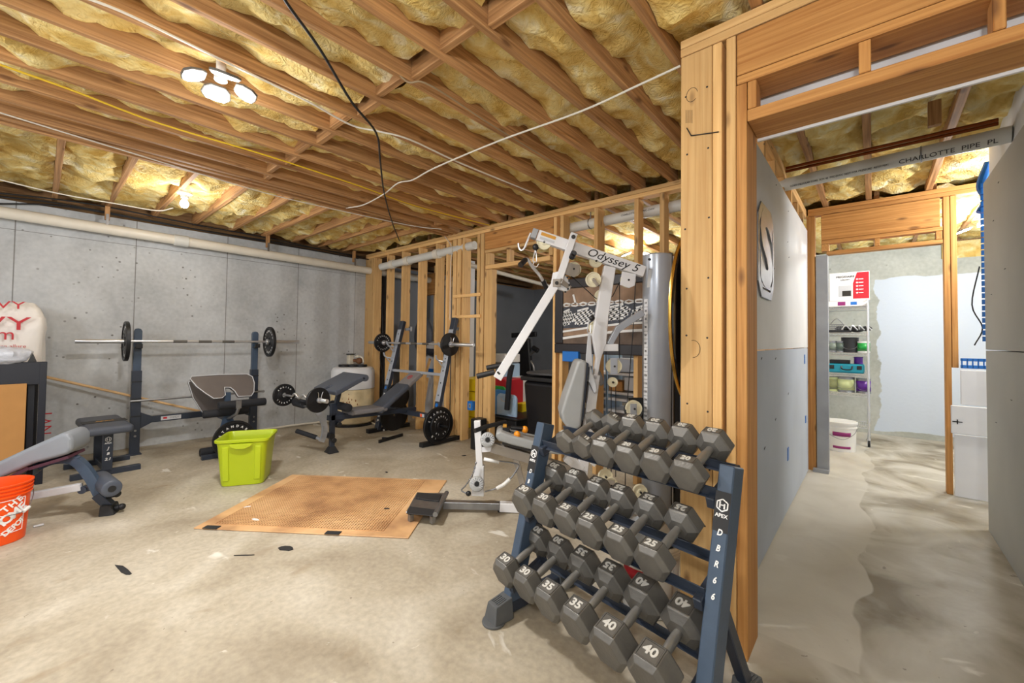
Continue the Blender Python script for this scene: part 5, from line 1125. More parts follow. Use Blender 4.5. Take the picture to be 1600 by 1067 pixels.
# ------------------------------------------------------------------ grey adjustable bench at the left edge
def left_bench():
    F = Zp(180, 800, 0); axd = Vector((-.42, -.91, 0)).normalized()   # towards the left, away from its front foot
    A_ = F; nrm = Vector((-axd.y, axd.x, 0))
    g = lambda u, v, o=0: Pp(u, v, A_+nrm*o, nrm)
    t = thing('adjustable_bench', (F.x-.4, F.y, 0), 'worn grey adjustable bench with curved arm, left of the mat', 'weight bench')
    sp = lambda p, o: p+nrm*o
    # pad: rounded board running down to the left
    top = [g(*q) for q in ((0, 722), (60, 694), (98, 677), (112, 671), (122, 671), (128, 680), (128, 694), (122, 703), (108, 707), (70, 717), (0, 748))]
    d0 = (top[0]-top[1]).normalized(); top = [top[0]+d0*.28]+top+[top[-1]+(top[-1]-top[-2]).normalized()*.28]
    W2 = .13
    o = MB().prism([sp(p, -W2) for p in top], nrm*2*W2, True).build('seat_pad', 'vinyl', t, bevel=.025, seg=4)
    un = [g(*q) for q in ((120, 708), (60, 726), (0, 756))]; un[-1] = un[-1]+(un[-1]-un[1]).normalized()*.2
    MB().beam(un[1]+UZ*.01, un[2], .22, .025, nrm).beam(un[0]-Vector((-.1, 0, 0))*0, un[1], .22, .02, nrm).build('pad_board', mat('oxblood_board', srgb(74, 38, 52), .6), t)
    arc = bez([g(62, 727), g(85, 718), (g(112, 717)), g(128, 727), g(142, 745), g(153, 765), g(160, 780)], 5)
    b = MB()
    for a, c in zip(arc[:-1], arc[1:]): b.beam(a-(c-a)*.05, c+(c-a)*.05, .05, .06, nrm)
    b.build('curved_arm', 'blue_steel', t)
    MB().obox(g(56, 731), nrm, (1, 0, .2), UZ, .065, .09, .09).build('pivot_bracket', 'blue_steel', t, bevel=.003); MB().cyl(sp(g(54, 735), -.045), sp(g(54, 735), .045), .02).build('pivot_bolt', 'iron', t)
    MB().beam(g(152, 772), g(178, 800)+UZ*.02, .06, .055, nrm).build('front_leg', 'navy', t, bevel=.003)
    MB().hull8([sp(g(160, 806), -.05), sp(g(160, 806), .07), sp(g(186, 806), .07), sp(g(186, 806), -.05), sp(g(162, 786), -.05), sp(g(162, 786), .06), sp(g(180, 786), .06), sp(g(180, 786), -.05)]).build('rubber_foot', 'rubber', t, bevel=.005)
    rz_ = Zp(90, 765, .10); MB().beam(g(128, 760), g(20, 780), .045, .05, nrm).build('floor_rail', 'lgrey', t, bevel=.003)
    MB().beam(g(128, 765), g(146, 760), .02, .045, nrm).cyl(sp(g(130, 765), -.04), sp(g(130, 765), .02), .025).build('rail_joint', 'navy', t)
    rq = g(166, 756); rx = Vector((.97, .10, .0)); roller(rq+rx*.17, rq-rx*.20, .060, 'vinyl_d', t, 'foam_roller', 'black_plastic')
    for (u, v) in ((185, 770), (192, 790)):
        MB().cyl(sp(g(u-16, v+3), .02), sp(g(u, v), .02), .020).sphere(sp(g(u, v), .02), .024).build('peg', 'iron', t)
left_bench()

# ------------------------------------------------------------------ orange bucket
def orange():
    c = Zp(14, 858, 0); c = c+Vector((-.14, .02, 0)); c.z = 0; ctr = Vector(Zp(-8, 846, 0)); ctr.z = 0
    t = thing('orange_bucket', ctr, 'bright orange plastic bucket with white print at the left edge', 'bucket')
    # fit: rim right edge at pixel 52,748
    pail(ctr, .125, .148, .37, 'orange', t, (.93, .87, .81))
    rf = lambda z: .125+.023*z/.37
    vw = math.atan2(-ctr.y, -ctr.x)+.42
    def q(a, z, o=.002): R = rf(z)+o; return Vector((ctr.x+R*math.cos(vw+a), ctr.y+R*math.sin(vw+a), z))
    lg = thing('x', (0, 0, 0), 'x', 'x'); bpy.data.objects.remove(lg)
    b = MB(); S = [(-.50, .07), (.52, .07), (.52, .275), (-.50, .275)]
    for (a0, z0), (a1, z1) in zip(S, S[1:]+S[:1]):
        b.tube([q(a0+(a1-a0)*k/10, z0+(z1-z0)*k/10) for k in range(11)], .0022, 5)
    lab = b.build('white_outline', 'ink_w', t)
    b = MB()
    def slant(txt, zc, size, a0, step):
        for i, ch in enumerate(txt):
            if ch == ' ': continue
            a = a0+i*step; z = zc+i*step*rf(zc)*.75; p = q(a, z, .003); xd = Vector((-math.sin(vw+a), math.cos(vw+a), .75)).normalized()
            b.text(ch, p, xd, UZ, size, .001, bold=.035)
    slant('THE', .225, .050, -.16, .22); slant('HOME', .135, .075, -.36, .26); slant('DEPOT', .075, .045, -.10, .14)
    b.build('white_print', 'ink_w', t)
    MB().tube(bez([q(-1.3, .29, .01), q(-.8, .215, .02), q(-.2, .19, .024), q(.45, .19, .02), q(.9, .25, .014), q(1.2, .29, .01)], 8), .0025, 6).build('wire_handle', 'steel', t)
    MB().cyl(q(.35, .185, .022), q(.60, .20, .02), .010).build('handle_grip', 'white_plastic', t)
orange()

# ------------------------------------------------------------------ furniture frame, cardboard, bags at the left
# black open frame standing on the floor, its face to the camera
FP = Vector((-5.55, .02, 0)); fu = Vector((.10, .995, 0)).normalized(); fnn = Vector((.995, -.10, 0)).normalized()
gp = lambda u, v, o=0: Pp(u, v, FP+fnn*o, fnn)
bfm = thing('black_cabinet_frame', FP+Vector((0, -.3, 0)), 'black wooden cabinet frame at the left edge before the concrete wall', 'cabinet frame')
tr, br_ = gp(74, 565), gp(68, 700); yr_ = tr.y; zt_ = tr.z; yl_ = yr_-.9; zi = gp(60, 600).z; yi = gp(59, 640).y
def fb(y0, y1, z0, z1, x0, x1, nm): MB().box((FP.x+x0, y0, z0), (FP.x+x1, y1, z1)).build(nm, 'black_plastic' if nm == 'inner_panel' else mat('navy_black_lacquer', srgb(26, 30, 42), .4), bfm, bevel=.003)
fb(yi, yr_, 0, zt_, -.04, .03, 'upright_board'); fb(yl_, yr_, zi, zt_, -.04, .028, 'top_board'); fb(yl_, yi, .02, zi, -.38, -.36, 'inner_panel'); fb(yi-.06, yi-.02, 0, zi, -.34, -.04, 'side_board'); fb(yl_, yi, 0.003, .06, -.36, .0, 'base_board')
pk = gp(52, 553, .05); MB().prism([gp(44, 566, -.05), gp(58, 566, -.05), gp(52, 553, -.05)], fnn*.06).build('corner_block', 'black_plastic', bfm)
yc1 = gp(40, 650, .05).y
cb = tag(MB().box((FP.x+.035, yc1-.55, .12), (FP.x+.055, yc1, gp(20, 600, .05).z)).build('cardboard_sheet', 'cardboard', bevel=.002), 'flat tan cardboard sheet leaning on the black cabinet frame', 'cardboard')
def crumple(c, sx, sy, sz, m, name, amp=.04, fr=7, seed=0, sup=3., res=30):
    b = MB(); rows = []; n, k = res, res
    for j in range(k+1):
        th = -PI/2+PI*j/k; row = []
        for i in range(n*2):
            ph = PI*i/n; f = lambda w: math.copysign(abs(w)**(2/sup), w)
            p = Vector((sx/2*f(math.cos(th))*f(math.cos(ph)), sy/2*f(math.cos(th))*f(math.sin(ph)), sz/2*f(math.sin(th))))
            q = p*fr+Vector((seed, seed, seed)); p += p.normalized()*(noise.noise(q)*amp+abs(noise.noise(q*2.1))*amp*.8)
            row.append(b.b.verts.new(Vector(c)+p))
        rows.append(row)
    for j in range(k):
        for i in range(n*2): b._f([rows[j][i], rows[j][(i+1) % (n*2)], rows[j+1][(i+1) % (n*2)], rows[j+1][i]], True)
    bmesh.ops.remove_doubles(b.b, verts=b.b.verts, dist=.0005)
    return b.build(name, m)
fm_ = mat('white_bag', srgb(232, 228, 222), .45, 0, .05, 6, .3, 14)
y0b, y1b = Xp(-30, 480, -6.15).y, Xp(72, 480, -6.15).y; zb1 = Xp(40, 477, -6.15).z; zb0 = 0.0
bag = crumple((-6.22, (y0b+y1b)/2, zb1/2+.01), .44, y1b-y0b, zb1-.02, fm_, 'white_fabric_bag', .045, 6, 2., 6.)
tag(bag, 'tall white bag with red letters standing behind the black cabinet frame', 'bag')
xb = -5.965
for tx, (u_, v_), sz, sx2 in (('NVY', (49, 507), .175, 1.45), ('.com', (24, 523), .15, 1.0), ('sporn allure', (41, 541), .045, 1.), ('NVY', (40, 478), .10, 1.45)):
    o = MB().text(tx, Xp(u_, v_, xb), (0, 1, 0), UZ, sz, .002, align='RIGHT', sx=sx2).build('red_letters', 'ink_r', bag)
o = MB().text('NVY', Xp(72, 660, xb), (0, 0, 1), (0, -1, 0), .12, .002).build('red_letters', 'ink_r', bag)
p = gp(12, 570, -.02); p = Vector((FP.x-.10, p.y-.12, zt_+.055))
bub = crumple(p, .36, .50, .15, mat('bubble_film', srgb(206, 212, 224), .15, spec=.9, bump=.9, bscale=28), 'bubble_wrap', .03, 12, 5., 3.)
tag(bub, 'crumpled clear bubble wrap lying on the black cabinet frame', 'bubble wrap')

# ------------------------------------------------------------------ white drum with things on its lid
dc = Vector((-6.14, 3.18, 0)); rim = Xp(506, 620, dc.x); 
dl, dr_ = Pp(520, 600, dc, CF), Pp(583, 600, dc, CF); RD = (dr_-dl).length/2; dzt = Pp(552, 570, dc, CF).z-.03; dzm = Pp(552, 606, dc, CF).z
dc2 = (dl+dr_)/2; dc2.z = 0; dc2.y = min(dc2.y, YF-RD-.06); dc2.x = max(dc2.x, XW+RD+.02)
dr = thing('plastic_drum', dc2, 'large white plastic drum in the corner with a cream lower half', 'drum')
MB().lathe(dc2, (0, 0, 1), [(0, .03), (RD-.02, .03), (RD, .05), (RD+.004, dzm-.02), (RD-.004, dzm)], 48).build('lower_half', mat('cream_stained', srgb(216, 198, 158), .5, 0, .2, 7), dr)
MB().lathe(dc2, (0, 0, 1), [(RD-.01, dzm), (RD+.006, dzm+.008), (RD+.004, dzt-.06), (RD-.02, dzt-.015), (RD-.05, dzt), (0, dzt)], 48).build('upper_half', mat('drum_white', srgb(226, 228, 232), .4, 0, .03, 5), dr)
MB().lathe(dc2, (0, 0, 1), [(0, 0), (RD+.02, 0), (RD+.02, .028), (0, .028)], 40).build('drum_stand', 'black_plastic', dr)
vd = math.atan2(-dc2.y, -dc2.x); b = MB(); rr = random.Random(11)
for k in range(26):
    a, z = vd-.25+rr.gauss(0, .14), dzm*.62+rr.gauss(0, .07); P_ = Vector((dc2.x+(RD+.004)*math.cos(a), dc2.y+(RD+.004)*math.sin(a), z)); b.sphere(P_, rr.uniform(.006, .018), 8, 6, (.4, .4, 1))
b.build('rust_stains', mat('rust', srgb(150, 90, 40), .8), dr)
for k, (dx, dy, r_) in enumerate(((-.10, -.12, .085), (.07, -.06, .09), (-.02, .12, .09))):
    q = dc2+CR*(-.12+.12*k)*1.0+CF*(-.05+.03*k); weight_plate((q.x, q.y, dzt+.018+.001), (0, 0, 1), .085, .034, 'small black weight plate lying on the white drum, %s of three' % ('left', 'middle', 'right')[k], True, 'plates on the drum')
q = dc2-CR*.02; vt = thing('cream_vise', (q.x, q.y, dzt+.036), 'cream and rusty bench tool standing on the plates on the drum', 'bench tool')
b0_ = Vector((q.x, q.y, dzt+.037))
MB().box((b0_.x-.06, b0_.y-.06, b0_.z), (b0_.x+.02, b0_.y+.02, b0_.z+.15)).build('body', mat('cream_metal', srgb(206, 198, 178), .5, 0, .12, 10), vt, bevel=.008)
MB().cyl(b0_+Vector((-.02, -.02, .15)), b0_+Vector((-.02, -.02, .165)), .065).build('top_disc', 'iron', vt)
MB().sphere(b0_+CR*.11+UZ*.055, .055, 14, 10, (1, 1, .9)).cyl(b0_+CR*.02+UZ*.06, b0_+CR*.13+UZ*.06, .022).build('rusty_knuckle', mat('rusty', srgb(110, 72, 44), .7, 0, .3, 14), vt)
MB().tube(bez([b0_+CR*.04+UZ*.11, b0_+CR*.10+UZ*.125, b0_+CR*.16+UZ*.10, b0_+CR*.175+UZ*.03], 6), .014, 10).cyl(b0_+CR*.09+UZ*.11, b0_+CR*.09+UZ*.14, .03).build('cream_arm', mat('cream_metal2', srgb(210, 204, 188), .5), vt)
# ================================================================== BENCH WITH TALL LEANING UPRIGHTS
XRt, XLf = -4.13, -5.27
mb_ = thing('press_bench', (-4.7, 3.3, 0), 'large grey weight bench with leaning uprights and incline back pad in mid room', 'weight bench')
def upr(X, vb, ub, vt, ut, vs0, us0, vs1, us1, lbl):
    P0, P1 = Xp(ub, vb, X), Xp(ut, vt, X); P0.z = max(P0.z, .05); d = (P1-P0).normalized(); fr = Vector((1, 0, 0)).cross(d); fr = fr if fr.y < 0 else -fr
    MB().beam((X, P0.y-.16, .03), (X, P0.y+.52, .03), .07, .055, (1, 0, 0)).build('foot_bar', 'black_plastic', mb_, bevel=.004)
    u_ = MB().beam(P0-d*.02, P1, .088, .055, (1, 0, 0)).build('upright', 'navy', mb_, bevel=.004)
    za_, zb_2 = Xp(us0, vs0, X), Xp(us1, vs1, X); L = (P1-P0).length; ta_, tb_ = (za_-P0).dot(d), (zb_2-P0).dot(d)
    s_ = MB().beam(P0+d*ta_+fr*.029, P0+d*tb_+fr*.029, .086, .003, (1, 0, 0)).build('silver_strip', 'silver', mb_, bevel=.001)
    b = MB()
    for k in range(6):
        q = P0+d*(ta_+(tb_-ta_)*(k+.5)/6)+fr*.0305; b.cyl(q, q+fr*.002, .010, n=14)
    b.build('adjusting_holes', 'ink_k', s_)
    b = MB()
    for k, ch in enumerate('MONSTER'): b.text(ch, P0+d*(ta_-.12-.062*k-.02)+fr*.0285, -d, (1, 0, 0), .052, .0015, bold=.035)
    b.build('white_letters', 'ink_w', u_)
    MB().cyl(P0+d*(ta_-.045)+fr*.0275, P0+d*(ta_-.045)+fr*.0295, .024, n=28).text('ST', P0+d*(ta_-.045)+fr*.030, (1, 0, 0), d, .022, .001).build('blue_badge', 'blue', u_)
    return P0, P1, d, fr
R0_, R1_, rd_, rf_ = upr(XRt, 690, 674, 497, 711, 627, 682, 514, 703, 0)
L0_, L1_, ld_, lf_ = upr(XLf, 672, 590, 502, 630, 601, 606, 514, 622, 1)
def onup(P0, d, z): return P0+d*((z-P0.z)/d.z)
for z, th_, nm, m in ((.335, .06, 'lower_cross_bar', 'navy'), (.86, .035, 'upper_cross_bar', 'silver')):
    a_, b_2 = onup(L0_, ld_, z), onup(R0_, rd_, z); cb_ = MB().beam(a_, b_2, th_, th_, UZ).build(nm, m, mb_, bevel=.003)
    if z < .5:
        q = a_+(b_2-a_)*.80; MB().m(0).obox(q+Vector((0, -.032, 0)), (1, 0, 0), (0, 1, 0), UZ, .09, .002, .04).m(1).obox(q+Vector((-.02, -.0335, 0)), (1, 0, 0), (0, 1, 0), UZ, .035, .002, .036).build('warning_label', ['lgrey', 'orange'], cb_)
for P0, d, fr, sx_ in ((R0_, rd_, rf_, 1), (L0_, ld_, lf_, -1)):
    for zz_, nm in ((1.185, 'bar_hook'), (1.02, 'safety_hook')):
        q = onup(P0, d, zz_); b = MB().tube([q+fr*.03, q+fr*.13-UZ*.01, q+fr*.17+UZ*.012, q+fr*.18+UZ*.05], .011, 8).tube([q+fr*.03-UZ*.10, q+fr*.10-UZ*.04, q+fr*.13-UZ*.012], .009, 8)
        b.build(nm, 'silver', mb_)
    q = onup(P0, d, 1.46); MB().beam(q-fr*.02+Vector((0, .05, 0)), q+Vector((0, .16, 0)), .03, .04, (1, 0, 0)).beam(q+Vector((.0, .16, -.03)), q+Vector((0, .16, .04)), .05, .03, (1, 0, 0)).build('rear_catch', 'steel', mb_, bevel=.002)
    q = onup(P0, d, .255); MB().cyl(q, q+Vector((sx_*.26, 0, 0)), .013, n=14).build('storage_peg', 'iron', mb_)
ybar = onup(R0_, rd_, 1.20)+rf_*.12; zbar = ybar.z+.025
b0x, b1x = Yp(577, 538, ybar.y).x, Yp(740, 543, ybar.y).x
barbell('short_barbell', (b0x, ybar.y, zbar), (b1x, ybar.y, zbar), 'steel barbell resting on the leaning uprights of the mid-room bench', .42, .014, .023, True)
xl_, xr2 = Yp(598, 540, ybar.y).x, Yp(703, 542, ybar.y).x
weight_plate((xl_, ybar.y, zbar), (1, 0, 0), .14, .03, 'black plate on the left end of the mid-room barbell', False, 'plates on the mid-room barbell')
weight_plate((xr2, ybar.y, zbar), (-1, 0, 0), .145, .03, 'plain black plate on the right end of the mid-room barbell', True, 'plates on the mid-room barbell')
spring_clip((xr2+.035, ybar.y, zbar), (1, 0, 0), 'chrome spring clip beside the right plate of the mid-room barbell', .027)
q = onup(R0_, rd_, .255)
weight_plate((XRt+.075, q.y, q.z), (1, 0, 0), .225, .035, 'large black plate stored low on the right upright of the mid-room bench', text=('STANDARD', '45 LB'))
weight_plate((XRt+.115, q.y, q.z), (1, 0, 0), .155, .030, 'medium black plate in front of the large one on the right upright', text=('BARBELL', '25 LB'))
q = onup(L0_, ld_, .30)
weight_plate((XLf+.09, q.y+.14, .225), (1, 0, 0), .225, .035, 'large black plate in shadow inside the left upright of the mid-room bench', True)
weight_plate((XLf+.14, q.y+.16, .49), (1, 0, 0), .19, .030, 'upper black plate in shadow behind the incline pad', True)
XB_ = -4.70
def gx(u, v, x=XB_): return Xp(u, v, x)
lo_, hi_ = gx(586, 642), gx(652, 583); d_ = (hi_-lo_).normalized(); nn_ = Vector((1, 0, 0)).cross(d_); nn_ = nn_ if nn_.z > 0 else -nn_
L_ = (hi_-lo_).length
pad(lo_+d_*L_*.33, (1, 0, 0), d_, nn_, .27, L_*.68, .075, 'back_pad', 'vinyl_d', mb_, .03); tp_ = pad(lo_+d_*L_*.83, (1, 0, 0), d_, nn_, .25, L_*.36, .06, 'head_pad', mat('taupe_vinyl', srgb(134, 130, 130), .45), mb_, .02)
MB().torus(lo_+d_*L_*.84+nn_*.031, nn_, .035, .004, 24, 6).text('M', lo_+d_*L_*.84+nn_*.032, (1, 0, 0), d_, .05, .001).build('red_logo', 'ink_r', tp_)
sc_ = gx(548, 640); sd_ = gx(592, 634); zs_ = .47
pad((XB_, (sc_.y+sd_.y)/2, zs_-.03), (1, 0, 0), (0, 1, 0), UZ, .27, sd_.y-sc_.y+.10, .06, 'seat_pad', mat('mid_taupe', srgb(120, 118, 120), .45), mb_, .02)
MB().beam((XB_, 2.20, .40), (XB_, 3.40, .36), .05, .06, (1, 0, 0)).build('main_rail', 'navy', mb_, bevel=.003)
fp_ = gx(518, 706); fy_ = fp_.y; MB().beam((XB_, fy_, .03), (XB_, fy_, .56), .05, .05, (1, 0, 0)).build('front_post', 'navy', mb_, bevel=.003)
MB().hull8([(XB_-.07, fy_-.06, 0), (XB_+.07, fy_-.06, 0), (XB_+.07, fy_+.06, 0), (XB_-.07, fy_+.06, 0), (XB_-.03, fy_-.03, .07), (XB_+.03, fy_-.03, .07), (XB_+.03, fy_+.03, .07), (XB_-.03, fy_+.03, .07)]).build('rubber_foot', 'rubber', mb_, bevel=.004)
MB().prism([(XB_-.006, fy_, .50), (XB_-.006, fy_+.17, .42), (XB_-.006, fy_+.15, .36), (XB_-.006, fy_, .28)], (.012, 0, 0)).build('gusset', 'navy', mb_)
for (u, v) in ((527, 662), (519, 687)): q = gx(u, v); MB().cyl((XB_+.02, q.y, q.z), (XB_+.06, q.y, q.z), .028, n=18).build('adjusting_knob', 'black_plastic', mb_, bevel=.004)
# preacher pad of this bench
lo2, hi2 = gx(507, 612), gx(553, 587); 
P = [gx(502, 611, XB_), gx(545, 586, XB_)]
d2 = (hi2-lo2).normalized(); n2 = Vector((1, 0, 0)).cross(d2); n2 = n2 if n2.z > 0 else -n2; L2 = (hi2-lo2).length; c2 = (lo2+hi2)/2
w2 = .27
ol = [(-w2, -L2/2), (-.03, -L2/2), (-.03, -L2/2+.10), (.03, -L2/2+.10), (.03, -L2/2), (w2, -L2/2), (w2, L2/2), (-w2, L2/2)]
MB().prism([c2+Vector((x, 0, 0))+d2*y-n2*.03 for x, y in ol], n2*.06).build('preacher_pad', 'vinyl_d', mb_, bevel=.016, seg=3)
roller(c2+d2*(L2/2)-n2*.01-Vector((w2, 0, 0)), c2+d2*(L2/2)-n2*.01+Vector((w2, 0, 0)), .040, 'vinyl_d', mb_, 'pad_roll')
MB().beam((XB_, fy_+.02, .45), c2-n2*.03, .04, .05, (1, 0, 0)).build('preacher_post', 'navy', mb_, bevel=.003)
# leg developer: roller pairs and curved grey lever
ly, lz = gx(531, 634).y, gx(531, 634).z; roller((XB_-.20, ly, lz), (XB_+.22, ly, lz), .045, 'foam', mb_)
q1, q2 = gx(500, 642), gx(508, 682); b = MB(); arc = bez([gx(492, 640), gx(500, 650), gx(507, 665), gx(506, 680), gx(502, 690)], 5)
for a, c in zip(arc[:-1], arc[1:]): b.beam(a-(c-a)*.06, c+(c-a)*.06, .035, .055, (1, 0, 0))
b.build('leg_lever', 'silver', mb_)
ly2, lz2 = gx(482, 628).y, gx(482, 628).z; MB().cyl((XB_-.22, ly2-.02, lz2-.05), (XB_+.1, ly2-.02, lz2-.05), .012).build('roller_bar', 'steel', mb_)
roller((XB_-.30, ly2-.02, lz2-.03), (XB_-.06, ly2-.02, lz2-.03), .048, 'foam', mb_)
q = gx(505, 688); hb = [q+Vector((0, .01, .0)), q+Vector((-.10, -.02, .005)), q+Vector((-.20, -.06, .0))]
MB().tube([q, q+Vector((-.10, -.03, .02))], .018, 12).build('lower_lever_arm', 'silver', mb_)
e_ = Xp(463, 673, q.x-.30); roller(e_, q+Vector((-.10, -.03, .02)), .026, 'foam', mb_, 'lower_grip')
MB().cyl((XB_-.06, fy_-.02, .19), (XB_+.05, fy_-.02, .19), .034, n=20).build('stop_hub', 'black_plastic', mb_)
# curl bar with two plates hanging on this bench
pl_, pr_ = Xp(444, 617, -5.0), Xp(497, 625, -4.35); 
cbt = thing('curl_bar', (pl_+pr_)/2, 'cambered curl bar resting across the front of the mid-room bench', 'curl bar')
dd = (pr_-pl_).normalized(); e1 = pr_+dd*.16
pts = [pl_-dd*.10, pl_+dd*.10, pl_+dd*.16, pl_+dd*.22+UZ*.03, pl_+dd*.30-UZ*.01, pl_+dd*.38+UZ*.03, pl_+dd*.46, pr_-dd*.10, pr_+dd*.05]
MB().tube(bez(pts, 4), .012, 12).build('cambered_shaft', 'chrome', cbt); MB().lathe(e1, -dd, [(0, .002), (.010, .002), (.010, 0), (.020, 0), (.022, .003), (.022, .22), (.03, .222), (.03, .235), (.012, .235)], 24).build('sleeve', 'chrome', cbt)
weight_plate(pl_, -dd*.2+Vector((.8, -.6, 0)) if False else dd, .125, .026, 'black lettered plate on the far end of the curl bar', False, 'plates on the curl bar', ('ANKILO', 'BARBELL'))
weight_plate(pr_, dd, .130, .026, 'plain black plate on the near end of the curl bar', True, 'plates on the curl bar')
spring_clip(pr_+dd*.03, dd, 'chrome spring clip on the near end of the curl bar', .025)
# loose attachment on the floor
a_, b_2 = Zp(592, 690, .02), Zp(629, 679, .02); ft = thing('loose_bracket', a_, 'small dark metal bracket lying on the floor under the mid-room bench', 'bracket')
MB().beam(a_, b_2, .04, .025, UZ).beam(a_+(b_2-a_)*.25+Vector((-.10, .02, .0)), a_+(b_2-a_)*.4, .03, .025, UZ).build('bracket_arm', 'iron', ft, bevel=.004)

# ================================================================== HOME GYM
GN = Vector((-.657, .753, 0)).normalized(); GP = EYE+GN*3.2
def G(u, v, o=0.): return Pp(u, v, GP+GN*o, GN)
gy = thing('home_gym', G(900, 812), 'tall white multi-station home gym with cables and silver weight tower', 'home gym')
def bar(p, q, w, dep, nm, m, **k):
    "w: size across in the machine plane; dep: size in depth"
    return MB().beam(p, q, dep, w, GN).build(nm, m, gy, bevel=k.get('bevel', .004), seg=2)
def px(n): return n*.00495
boom = bar(G(840, 368), G(1006, 425), px(17), .06, 'top_boom', 'gym_white')
bd = (G(1006, 425)-G(840, 368)).normalized(); bu = bd.cross(GN); bu = bu if bu.z > 0 else -bu
b = MB(); b.text('Odyssey 5', G(957, 406.5, -.0315), bd, bu, .088, .0012, shear=.28, sx=1.12); b.build('model_writing', 'ink_k', boom)
MB().obox(G(857, 368.5, -.0315), bd, bu, GN, px(24), px(5), .0012).build('orange_label', 'gold', boom)
MB().obox(G(855, 375, -.0312), bd, bu, GN, px(24), px(4), .001).build('pale_label', 'lgrey', boom)
MB().obox(G(835, 366), bd, bu, GN, px(9), px(15), .07).build('boom_end_bracket', 'galv', gy, bevel=.003)
MB().tube(bez([G(829, 364), G(824, 376), G(819, 388), G(814, 391), G(811, 387), G(810, 380)], 5), .008, 10).build('bar_rest_hook', 'chrome', gy)
post = MB()
P_ = [G(943.5, 415), G(961, 419), G(950, 490), G(946, 537), G(938, 560), G(932, 592), G(926, 592), G(931, 560), G(925, 525), G(932, 480)]
MB().prism([p-GN*.03 for p in P_], GN*.06).build('main_post', 'gym_white', gy, bevel=.004)
bar(G(929, 585), G(903, 790), px(15), .06, 'lower_post', 'gym_white')
bar(G(936, 543), G(965, 543), px(11), .055, 'pulley_arm', 'gym_white')
bar(G(952, 538), G(966, 512), px(9), .05, 'curved_strut', 'silver'); bar(G(964, 515), G(1004, 488), px(10), .05, 'curved_strut', 'silver')
bar(G(986, 428), G(1003, 433), px(16), .05, 'tower_link', 'gym_white') if False else None
# press arm
bar(G(897, 365, -.07), G(872, 442, -.07), px(10.5), .05, 'press_arm_hanger', 'gym_white')
bar(G(866, 447, -.07), G(777, 591, -.07), px(13.5), .06, 'press_arm', 'gym_white')
b = MB().prism([G(u, v, -.045) for u, v in ((864, 426), (872, 424), (882, 428), (890, 440), (891, 452), (884, 456), (860, 448))], GN*.02); b.build('pivot_plate', 'gym_white', gy, bevel=.003)
b = MB()
for k in range(6):
    t_ = -1.0+k*.38; p = G(873, 443, -.056)+Vector((0, 0, 0)); q = p+CR*.082*math.cos(-t_)*1.0+UZ*.082*math.sin(-t_); b.cyl(q, q-GN*.002, .008, n=12)
b.build('pivot_holes', 'ink_k', gy)
MB().obox(G(870, 442, -.10), CR, UZ, GN, .06, .06, .012).build('hinge_block', 'gym_beige', gy, bevel=.003); MB().cyl(G(870, 442, -.12), G(870, 442, -.02), .014).cyl(G(896, 370, -.105), G(896, 370, -.02), .016).build('hinge_bolt', 'hex_dark', gy)
bar(G(874, 437, -.09), G(890, 450, -.02), px(7), .03, 'hinge_strut', 'gym_beige')
MB().cyl(G(893, 403, -.12), G(897, 394, -.09), .022).cyl(G(897, 395, -.13), G(897, 395, -.10), .017).build('release_knob', 'black_plastic', gy, bevel=.003)
for a_, b_2 in (((745, 588, -.06), (773, 581, -.06)), ((760, 575, .18), (785, 570, .18))): MB().cyl(G(*a_), G(*b_2), .021, n=18).build('press_grip', 'black_plastic', gy, bevel=.003)
bar(G(778, 584, -.10), G(790, 568, .24), px(6), .03, 'grip_yoke', 'iron')
# pulleys
def pulley(u, v, o, r, m='cream', brk=None, brm='gym_white'):
    c = G(u, v, o); o_ = MB().lathe(c-GN*.013, GN, [(.008, 0), (r*.35, 0), (r*.4, .006), (r*.85, .006), (r*.88, 0), (r, 0), (r*.93, .008), (r*.93, .018), (r, .026), (r*.88, .026), (r*.85, .020), (r*.4, .020), (r*.35, .026), (.008, .026)], 36).build('pulley', m, gy)
    MB().cyl(c-GN*.03, c+GN*.03, .008, n=12).build('pulley_bolt', 'hex_dark', o_)
    if brk: MB().prism([G(a, b_3, o-.026) for a, b_3 in brk], GN*.006).prism([G(a, b_3, o+.020) for a, b_3 in brk], GN*.006).build('pulley_bracket', brm, o_, bevel=.002)
    return o_
pulley(850, 379, 0, .056)
pulley(931, 408, 0, .050)
pulley(896, 421, .02, .058, 'cream', [(886, 410), (906, 414), (906, 426), (898, 433), (881, 428)], 'gym_beige')
pulley(927, 437, -.05, .058); bar(G(927, 436, -.085), G(934, 446, -.075), px(5), .008, 'pulley_link', 'gym_beige')
pulley(981, 438, 0, .058, 'cream', [(972, 424), (994, 428), (992, 446), (983, 450), (969, 445)])
pulley(940, 463, .05, .055); pulley(931, 512, .05, .055)
pulley(959, 572, 0, .060, 'cream', [(954, 559), (965, 559), (965, 585), (954, 585)], 'silver')
pulley(957, 597, 0, .038); pulley(990, 638, 0, .062, 'cream', [(985, 631), (995, 631), (995, 664), (985, 664)], 'galv')
pulley(946, 744, -.02, .055); pulley(954, 757, -.05, .055, 'cream', [(948, 750), (961, 751), (962, 764), (949, 764)], 'gym_beige'); pulley(1000, 768, 0, .055); pulley(1053, 860, .05, .055)
MB().obox(G(996, 645, .10), CR, UZ, GN, .14, .24, .03).cyl(G(990, 640, .06), G(990, 640, .10), .075, n=24).build('pulley_guard', 'black_plastic', gy, bevel=.004)
def wire(pts, o=0., r=.0035, m='cable'): return MB().tube([G(*p, o) if len(p) == 2 else G(*p) for p in pts], r, 6).build('steel_cable', m, gy)
